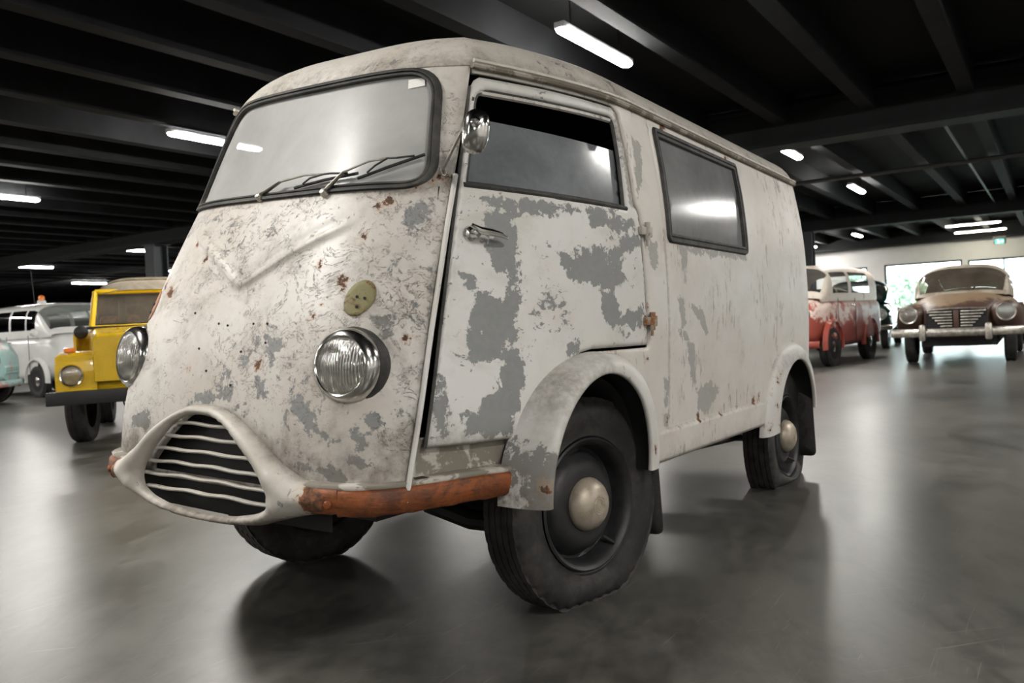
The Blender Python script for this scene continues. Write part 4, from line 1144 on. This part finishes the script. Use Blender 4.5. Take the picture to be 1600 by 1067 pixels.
_wm = {}
def car_wheel(par, x, y, R=.31, w=.14, cap=None, steer=0.0, rim=.62):
    d = -1 if y < 0 else 1
    key = (R, w, d, rim)
    if key not in _wm:
        t = MB().lathe([(R * rim, -w * .42), (R * .8, -w * .54), (R * .95, -w * .48), (R, -w * .36), (R, -w * .12), (R - .006, -w * .1), (R - .006, w * .1), (R, w * .12), (R, w * .36), (R * .95, w * .48), (R * .8, w * .54), (R * rim, w * .42)], 40, (0, 0, 0), (0, 1, 0))
        r_ = MB().lathe([(R * rim + .004, d * w * .42), (R * rim - .02, d * w * .36), (R * rim * .8, d * w * .2), (R * .36, d * w * .22), (0, d * w * .22)], 32, (0, 0, 0), (0, 1, 0))
        c = MB().lathe([(R * .38, d * w * .22), (R * .37, d * w * .32), (R * .26, d * w * .46), (.0005, d * w * .52)], 28, (0, 0, 0), (0, 1, 0))
        _wm[key] = (t, r_, c)
    t, r_, c = _wm[key]
    o = t.build('tire', M['rubber'], par, Matrix.Translation((x, y, R - .004)) @ Matrix.Rotation(steer, 4, 'Z'))
    r_.build('wheel_rim', cap or M['disc'], o); c.build('hubcap', M['chrome'], o)
    return o
def lampset(par, x, y, z, r, ring=None, ax=(1, 0, 0)):
    o = MB().lathe([(r * .9, -.12), (r * 1.05, -.02), (r * 1.08, .01), (r, .025), (r * .9, .02)], 32, (x, y, z), ax).build('headlamp', ring or M['chrome'], par)
    MB().lathe([(r * .92, .018), (r * .7, .035), (r * .35, .045), (.0005, .048)], 28, (x, y, z), ax).build('headlamp_lens', M['lens'], o)
    MB().lathe([(r * .9, .01), (r * .6, -.03), (.0005, -.05)], 28, (x, y, z), ax).build('reflector', M['reflector'], o)
    return o
M['carglass'] = glass_mat('car_glass', .15, (.30, .31, .30), (.72, .76, .75), .03, 2.0)
M['carglass_dusty'] = glass_mat('car_glass_dusty', .32, (.30, .26, .21), (.72, .69, .63), .06, 3.0)
M['carint'] = simple('car_interior', (.05, .045, .04), .8)

def sedan(name, loc, rz, paint, roof, label, bumper, glass, rot_grille=True, group=None):
    c = empty(name, loc, rz); tag(c, label, 'car', group)
    body = Loft([(-3.75, .40, .45, .72, 2.6), (-3.55, .62, .34, .84, 3), (-2.6, .76, .28, .97, 3.4), (-1.2, .79, .26, 1.02, 3.6), (-.45, .72, .28, 1.04, 3.2), (.10, .58, .32, .97, 3), (.45, .46, .40, .86, 3), (.56, .38, .46, .78, 3)])
    body.solid(34, 44).build('body', paint, c)
    cab = Loft([(-2.95, .50, .90, .96, 2.6), (-2.70, .60, .92, 1.16, 2.8), (-2.2, .68, .93, 1.42, 3.0), (-1.5, .70, .94, 1.51, 3.2), (-1.0, .69, .95, 1.48, 3.2), (-.78, .68, .96, 1.40, 3.2), (-.42, .64, .98, 1.06, 3.0), (-.32, .60, .98, 1.0, 3)], True)
    ca = cab.solid(holes=[(-.86, -.44, .58, pi - .58), (-2.72, -2.3, .95, pi - .95)] + [(xa, xb, *sorted((f_(.10), f_(.50)))) for f_ in (lambda a: a, lambda a: pi - a) for xa, xb in ((-1.55, -.92), (-2.25, -1.63))]).build('cabin', roof, c)
    cab.panel(-.86, -.44, .58, math.pi - .58, .003, 10, 16).build('windscreen', glass, ca)
    cab.panel(-2.72, -2.3, .95, math.pi - .95, .003, 8, 12).build('rear_window', glass, ca)
    for sd in (0, 1):
        f = (lambda a: a) if sd == 0 else (lambda a: math.pi - a)
        for (xa, xb) in ((-1.55, -.92), (-2.25, -1.63)):
            cab.panel(xa, xb, f(.10), f(.50), .003, 8, 8).build('side_window', glass, ca)
    for s in (-1, 1):
        ff = Loft([(-1.05, .06, .40, .55, 2.5), (-.7, .17, .32, .78, 2.6), (-.2, .22, .34, .90, 2.6), (.25, .21, .42, .90, 2.5), (.52, .165, .55, .86, 2.4), (.60, .12, .62, .80, 2.2)], yc=s * .62)
        ff.solid(24, 28).build('front_fender', paint, c)
        rf_ = Loft([(-3.6, .06, .45, .6, 2.5), (-3.2, .15, .34, .78, 2.6), (-2.6, .17, .32, .86, 2.6), (-2.0, .12, .36, .74, 2.5), (-1.8, .05, .42, .55, 2.4)], yc=s * .70)
        rf_.solid(20, 24).build('rear_fender', paint, c)
        lampset(c, .585, s * .63, .735, .122, bumper)
        for xx in (0, -2.6):
            car_wheel(c, xx, s * (.66 if xx == 0 else .70), .32, .15)
    MB().box((-1.6, 0, .33), (1.9, .50, .08)).build('chassis_light_block', M['black'], c, smooth=False)  # dark box added under the body to stop light passing beneath
    bp = MB()
    rows = []
    for y in np.linspace(-.86, .86, 31):
        x = .86 - .16 * (abs(y) / .86)**3.2
        rows.append([(x + .035 * math.cos(t), y, .475 + .062 * math.sin(t)) for t in np.linspace(-1.9, 1.9, 9)])
    b = bp.grid(rows).build('front_bumper', bumper, c)
    for s in (-1, 1):
        MB().rbox((.895, s * .42, .475), (.035, .045, .12), .03).build('overrider', bumper, b)
        MB().box((.70, s * .42, .47), (.14, .02, .03)).build('bumper_iron', M['black'], b, smooth=False)
    g = MB().box((.555, 0, .66), (.02, .40, .135)).build('grille', M['dark'], c, smooth=False)
    for s in (-1, 1):
        for i in range(6):
            z = .765 - i * .042; wd_ = .33 - i * .035
            MB().rbox((.583, s * (.055 + wd_ / 2), z), (.012, wd_ / 2, .011), .004).build('grille_slat', bumper, g)
    MB().rbox((.59, 0, .66), (.018, .035, .125), .01).build('grille_bar', paint, g)
    MB().tube([(.585, y, .79 + .02 * (1 - (y / .4)**2)) for y in np.linspace(-.38, .38, 15)], .012, 8).build('grille_top', bumper, g)
    # steering wheel and seat silhouettes inside
    sw_ = MB(); cS = Vector((-1.05, .32, 1.05)); ax = Vector((.8, 0, .6)).normalized(); a1 = Vector((0, 1, 0)); a2 = ax.cross(a1)
    sw_.loop_tube([tuple(cS + (a1 * math.cos(t) + a2 * math.sin(t)) * .19) for t in np.linspace(0, 2 * pi, 24, endpoint=False)], .012, 6)
    sw_.build('steering_wheel', M['black'], c)
    w_ = MB().tube([(-.45, .15, 1.075), (-.52, -.12, 1.14)], .006, 6); w_.build('wiper', M['black'], c)
    return c
M['brown'] = two_tone('rusty_brown_paint', (.085, .045, .033), (.30, .20, .12), 2.5, .50, .62, .5, z=(.86, 2.2))
M['tan'] = two_tone('dusty_tan_roof', (.34, .28, .20), (.46, .41, .33), 4, .4, .6, .6)
M['pitted'] = simple('pitted_chrome', (.55, .52, .46), .33, .85, .3, 20)
M['green'] = simple('dark_green_paint', (.010, .035, .028), .12, var=.3, coat=.8)
M['lilac'] = simple('lilac_grey_paint', (.42, .42, .50), .3, var=.1, coat=.5)
fwd = lambda rz: Vector((math.cos(rz), math.sin(rz), 0))
sedan('sedan_car', (12.08, -.72, 0), math.radians(181), M['brown'], M['tan'], 'rusty brown sedan with tan roof and dull chrome bumper', M['pitted'], M['carglass_dusty'])
sedan('sedan_car', (16.9, 1.75, 0), math.radians(184), M['green'], M['green'], 'glossy dark green sedan parked behind the red van', M['chrome'], M['carglass'])
sedan('sedan_car', (16.6, -2.35, 0), math.radians(186), M['lilac'], M['lilac'], 'lilac grey car parked behind the brown sedan', M['chrome'], M['carglass'])

def smallvan(name, loc, rz, p, label):
    """panel van or minibus: p holds sizes and materials"""
    c = empty(name, loc, rz); tag(c, label, 'van')
    W, Hh, B, Lr, Fx = p['W'], p['H'], p['belt'], p['L'], p['F']
    low = Loft([(-Lr, .86 * W, .34, B - .02, 5), (-Lr + .15, .97 * W, .28, B, 6), (-1.2, W, .27, B + .01, 6), (.1, W * .97, .28, B + .02, 5.5), (Fx - .30, W * .90, .30, B + .01, 4.5), (Fx - .10, W * .80, .33, B - .10, 4), (Fx, W * .62, .40, B - .25, 3.6)])
    lo = low.solid(34, 48).build('body', p['low'], c)
    n = 4.2
    up = Loft([(-Lr + .01, .84 * W, B - .05, Hh - .14, n), (-Lr + .25, .93 * W, B - .05, Hh - .02, n), (-1.0, .955 * W, B - .05, Hh, n), (-.15, .945 * W, B - .05, Hh - .02, n), (.02, .935 * W, B - .05, Hh - .09, n), (Fx - .42, .90 * W, B - .05, B + .16, n), (Fx - .30, .87 * W, B - .05, B + .02, n)], True)
    a0_, a1_ = up.ang(.22, n), up.ang(.78, n)
    u = up.solid(holes=[(-.02, Fx - .40, .60, pi - .60)] + [(xa, xb, *sorted((f_(a0_), f_(a1_)))) for f_ in (lambda a: a, lambda a: pi - a) for xa, xb in p['side']]).build('cabin', p['up'], c)
    MB().rbox((-.75, 0, B - .05), (.07, W * .75, .22), .05).build('seat_back', M['carint'], c)
    up.panel(-.02, Fx - .40, .60, math.pi - .60, .003, 12, 16).build('windscreen', p['glass'], u)
    for sd in (0, 1):
        f = (lambda a: a) if sd == 0 else (lambda a: math.pi - a)
        for xa, xb in p['side']:
            up.panel(xa, xb, f(a0_), f(a1_), .003, 8, 8).build('side_window', p['glass'], u)
    for s in (-1, 1):
        lampset(lo, Fx - .06, s * W * .64, p['hz'], p.get('hr', .09))
        for xx in (0, p['rear']):
            car_wheel(c, xx, s * (W - .09), p.get('R', .31), .15, p.get('rim'))
            rows = []
            for t in np.linspace(-.15, pi + .15, 22):
                rows.append([(xx + r_ * math.cos(t), s * y_, .33 + r_ * math.sin(t)) for r_, y_ in ((.44, W - .05), (.40, W + .012), (.37, W + .015), (.36, W - .06))])
            MB().grid(rows).build('wheel_arch', p['low'], lo)
            MB().lathe([(.35, -.02), (.35, .01), (.0, .01)], 32, (xx, s * (W - .035), .33), (0, s, 0)).build('wheel_arch_shade', M['dark'], lo)  # black disc on the solid side, painted shade of a wheel recess
        MB().tube([(-.18, s * (W * 1.0 + .004), .40), (-.18, s * (W + .006), B)], .005, 6).build('door_seam', M['dark'], lo)
        MB().tube([(-1.02, s * (W + .003), .36), (-1.02, s * (W + .005), B)], .005, 6).build('door_seam', M['dark'], lo)
        MB().rbox((-.88, s * (W + .02), B - .12), (.06, .012, .012), .006).build('door_handle', M['chrome'], lo)
    rows = []
    for y in np.linspace(-W * .92, W * .92, 25):
        x = Fx + .06 - .20 * (abs(y) / W)**3
        rows.append([(x + .03 * math.cos(t), y, p.get('bz', .38) + .055 * math.sin(t)) for t in np.linspace(-1.9, 1.9, 8)])
    MB().grid(rows).build('front_bumper', p['bump'], c)
    g = MB().rbox((Fx - .005, 0, p['hz'] - .16), (.03, W * .5, .07), .02).build('grille', p['grille'], lo)
    for i in range(3): MB().tube([(Fx + .03, -W * .46, p['hz'] - .20 + i * .04), (Fx + .03, W * .46, p['hz'] - .20 + i * .04)], .008, 6).build('grille_slat', p['bump'], g)
    return c
M['red'] = two_tone('faded_red_paint', (.30, .055, .035), (.60, .48, .42), 3.2, .53, .60, .45, z=(.62, .32))
M['fadedroof'] = two_tone('faded_cream_paint', (.55, .49, .42), (.36, .20, .16), 3.5, .56, .66, .5)
M['whitegloss'] = simple('ambulance_white', (.80, .80, .775), .2, var=.04, coat=.6)
M['pastel'] = two_tone('pastel_worn_paint', (.28, .44, .42), (.42, .17, .13), 2.2, .50, .56, .45)
M['pastelroof'] = simple('pale_green_roof', (.50, .54, .49), .4, var=.1)
red = smallvan('panel_van', (11.52, 1.66, 0), math.radians(173.5), dict(W=.72, H=1.62, belt=1.06, L=2.62, F=.62, low=M['red'], up=M['fadedroof'], glass=M['carglass'], side=[(-.82, -.10), (-1.95, -.98)], rear=-1.88, hz=.83, hr=.075, bump=M['red'], grille=M['red'], bz=.36),
               'small faded red panel van with patchy cream roof')
# grey panel behind the red van's door window
amb = smallvan('ambulance_van', (6.90, 14.00, 0), math.radians(-92), dict(W=.84, H=1.79, belt=1.16, L=3.2, F=.74, low=M['whitegloss'], up=M['whitegloss'], glass=M['carglass'], side=[(-.32, -.02), (-.92, -.38), (-1.6, -1.0), (-2.6, -1.75)], rear=-2.3, hz=.72, bump=M['whitegloss'], grille=M['whitegloss'], rim=M['whitegloss'], R=.30, bz=.34),
               'white ambulance van with orange roof beacon')
bc = MB().lathe([(.075, 0), (.08, .06), (.06, .075), (0, .075)], 24, (-.70, -.30, 1.775)).build('beacon_base', M['whitegloss'], amb)
MB().lathe([(.055, .075), (.058, .13), (.045, .165), (.0005, .18)], 24, (-.70, -.30, 1.775)).build('beacon', M['orange'], amb)
MB().lathe([(.02, 0), (.03, .06), (.055, .16), (.06, .17), (0, .15)], 20, (-.10, .35, 1.76), (1, 0, .05)).tube([(-.05, .35, 1.76), (-.05, .35, 1.70)], .012, 8).build('roof_horn', M['chrome'], amb)
MB().tube([(-.30, -.62, 1.66), (-.32, -.66, 2.5)], .006, 6).build('antenna', M['black'], amb)
mr = MB().tube([(.22, -.80, 1.08), (.26, -.92, 1.18)], .010, 8).build('mirror_arm', M['whitegloss'], amb)
MB().lathe([(.0005, .05), (.05, .04), (.075, .01), (.075, -.01), (0, -.01)], 20, (.27, -.95, 1.20), (1, 0, 0)).build('mirror_head', M['whitegloss'], mr)
old = smallvan('pastel_van', (4.68, 13.20, 0), math.radians(-42), dict(W=.74, H=1.62, belt=1.12, L=2.6, F=.50, low=M['pastel'], up=M['pastelroof'], glass=M['carglass'], side=[(-.75, -.1), (-2.2, -.9)], rear=-2.0, hz=.74, bump=M['pastel'], grille=M['pastel'], bz=.36),
               'worn pastel turquoise and red van beside the ambulance')

# --- the yellow off-roader
M['yellow'] = simple('yellow_enamel', (.72, .46, .012), .28, var=.06, coat=.5)
M['canvas'] = two_tone('canvas_top', (.14, .115, .08), (.20, .17, .125), 5, .4, .6, .9)
jp = empty('offroad_car', (2.66, 5.56, 0), math.radians(-127)); tag(jp, 'yellow open off-roader with tan canvas top and black bumper', 'car')
JY = M['yellow']
b = MB().rbox((-.95, 0, .66), (1.35, .62, .20), .03).rbox((-1.55, 0, .92), (.95, .66, .12), .03); jb = b.build('body', JY, jp)
rows = []
for x, zt, hw_ in ((.50, .985, .39), (.47, 1.01, .405), (.2, 1.045, .44), (-.35, 1.075, .50), (-.42, 1.08, .52)):
    rows.append([(x, -hw_, .58), (x, -hw_, zt - .04), (x, -hw_ + .04, zt), (x, 0, zt + .012), (x, hw_ - .04, zt), (x, hw_, zt - .04), (x, hw_, .58)])
bn = MB().grid(rows); bn.F.append(tuple(range(7))); bon = bn.build('bonnet', JY, jp, angle=30)
for y in (-.16, 0.0, .16): MB().rbox((.505, y, .76), (.012, .035, .16), .008).build('front_rib', JY, bon)
for y in (-.2, .1): MB().rbox((.0, y, 1.062), (.22, .012, .006), .004).build('bonnet_rib', JY, bon)
for s in (-1, 1):
    rows = []
    for x, z in ((.46, .50), (.47, .80), (.44, .865), (.30, .885), (-.10, .885), (-.30, .86), (-.42, .70)):
        rows.append([(x, s * .38, z - .03), (x, s * .69, z - .03), (x, s * .715, z - .055), (x, s * .72, z - .12)])
    fd = MB().grid(rows).box((.455, s * .55, .65), (.012, .16, .17)); fe = fd.build('front_fender', JY, jp, angle=30)
    lampset(fe, .47, s * .585, .645, .095)
    ind = MB().rbox((.36, s * .60, .875), (.05, .045, .022), .015).build('indicator', M['orange'], fe)
    car_wheel(jp, 0, s * .56, .345, .17, M['yellow'], -.12); car_wheel(jp, -2.0, s * .56, .345, .17, M['yellow'])
    MB().box((-.62, s * .645, .86), (.26, .012, .17)).build('door_panel', JY, jp, smooth=False)
bu = MB().rbox((.70, 0, .455), (.04, .765, .06), .008).build('front_bumper', M['black'], jp)
for s in (-1, 1): MB().box((.56, s * .35, .47), (.12, .03, .035)).build('bumper_iron', M['black'], bu, smooth=False)
MB().loop_tube([(.70 + .0 * t, -.10 + .05 * math.cos(t), .39 + .05 * math.sin(t)) for t in np.linspace(0, 2 * pi, 18, endpoint=False)], .008, 6).build('tow_ring', M['black'], bu)
pl = MB().rbox((.525, .20, .655), (.006, .15, .05), .004).build('number_plate', M['paper'], jp)
MB().tube([(.533, .10 + .028 * math.cos(t), .655 + .036 * math.sin(t)) for t in np.linspace(.7, 2 * pi - .25, 16)] + [(.533, .126, .652), (.533, .108, .652)], .005, 6).build('plate_letter', M['black'], pl)
# windscreen frame, leaning back
wf = MB()
def wpt(y, h): return (-.42 - .24 * h, y * .88, 1.08 + .375 * h)
fr_ = [wpt(-.56, 0), wpt(.56, 0), wpt(.53, 1), wpt(-.53, 1)]
for i in range(4): wf.tube([fr_[i], fr_[(i + 1) % 4]], .028, 8)
wfo = wf.build('windscreen_frame', JY, jp)
MB().grid([[wpt(-.54, .04), wpt(.54, .04)], [wpt(-.51, .96), wpt(.51, .96)]]).build('windscreen', M['carglass_dusty'], wfo)
MB().tube([wpt(-.50, .10), wpt(.50, .10)], .010, 6).build('wiper_rail', M['black'], wfo)
MB().rbox((-.40, 0, 1.085), (.02, .54, .014), .005).build('cowl_rubber', M['black'], jp)
ct = Loft([(-2.4, .50, 1.0, 1.40, 4), (-2.2, .54, 1.0, 1.56, 4), (-1.4, .54, 1.0, 1.63, 4), (-.80, .51, 1.0, 1.56, 4), (-.62, .49, 1.05, 1.47, 4)], True)
A = np.linspace(.0, pi, 30)
cm = MB().grid([[tuple(ct.P(x, a)) for a in A if ct.P(x, a).z > 1.36 or x < -1.4] if False else [tuple(max_ for max_ in (ct.P(x, a).x, ct.P(x, a).y, max(ct.P(x, a).z, 1.43 if x > -1.5 else 1.0))) for a in A] for x in np.linspace(-2.4, -.62, 22)])
cm.F.append(tuple(range(30)))
can = cm.build('canvas_top', M['canvas'], jp)
for x in (-.95, -1.35): MB().tube([tuple(ct.P(x, a) + Vector((0, 0, .006))) for a in np.linspace(.75, pi - .75, 20)], .012, 6).build('canvas_seam', M['canvas'], can)
MB().tube([(-1.0, -.25, 1.05), (-1.02, -.24, 1.42)], .04, 8).build('roll_bar', M['black'], jp)
MB().rbox((-1.1, -.28, .98), (.06, .2, .24), .04).rbox((-1.1, .28, .98), (.06, .2, .24), .04).build('seat_backs', M['scar'], jp)
mo = MB().tube([(-.43, -.49, 1.10), (-.37, -.56, 1.06)], .010, 6).build('mirror_arm', M['black'], jp)
MB().lathe([(.0005, .03), (.04, .026), (.065, .008), (.066, -.008), (.0005, -.010)], 20, (-.36, -.585, 1.045), (1, 0, 0)).build('mirror_head', M['black'], mo)
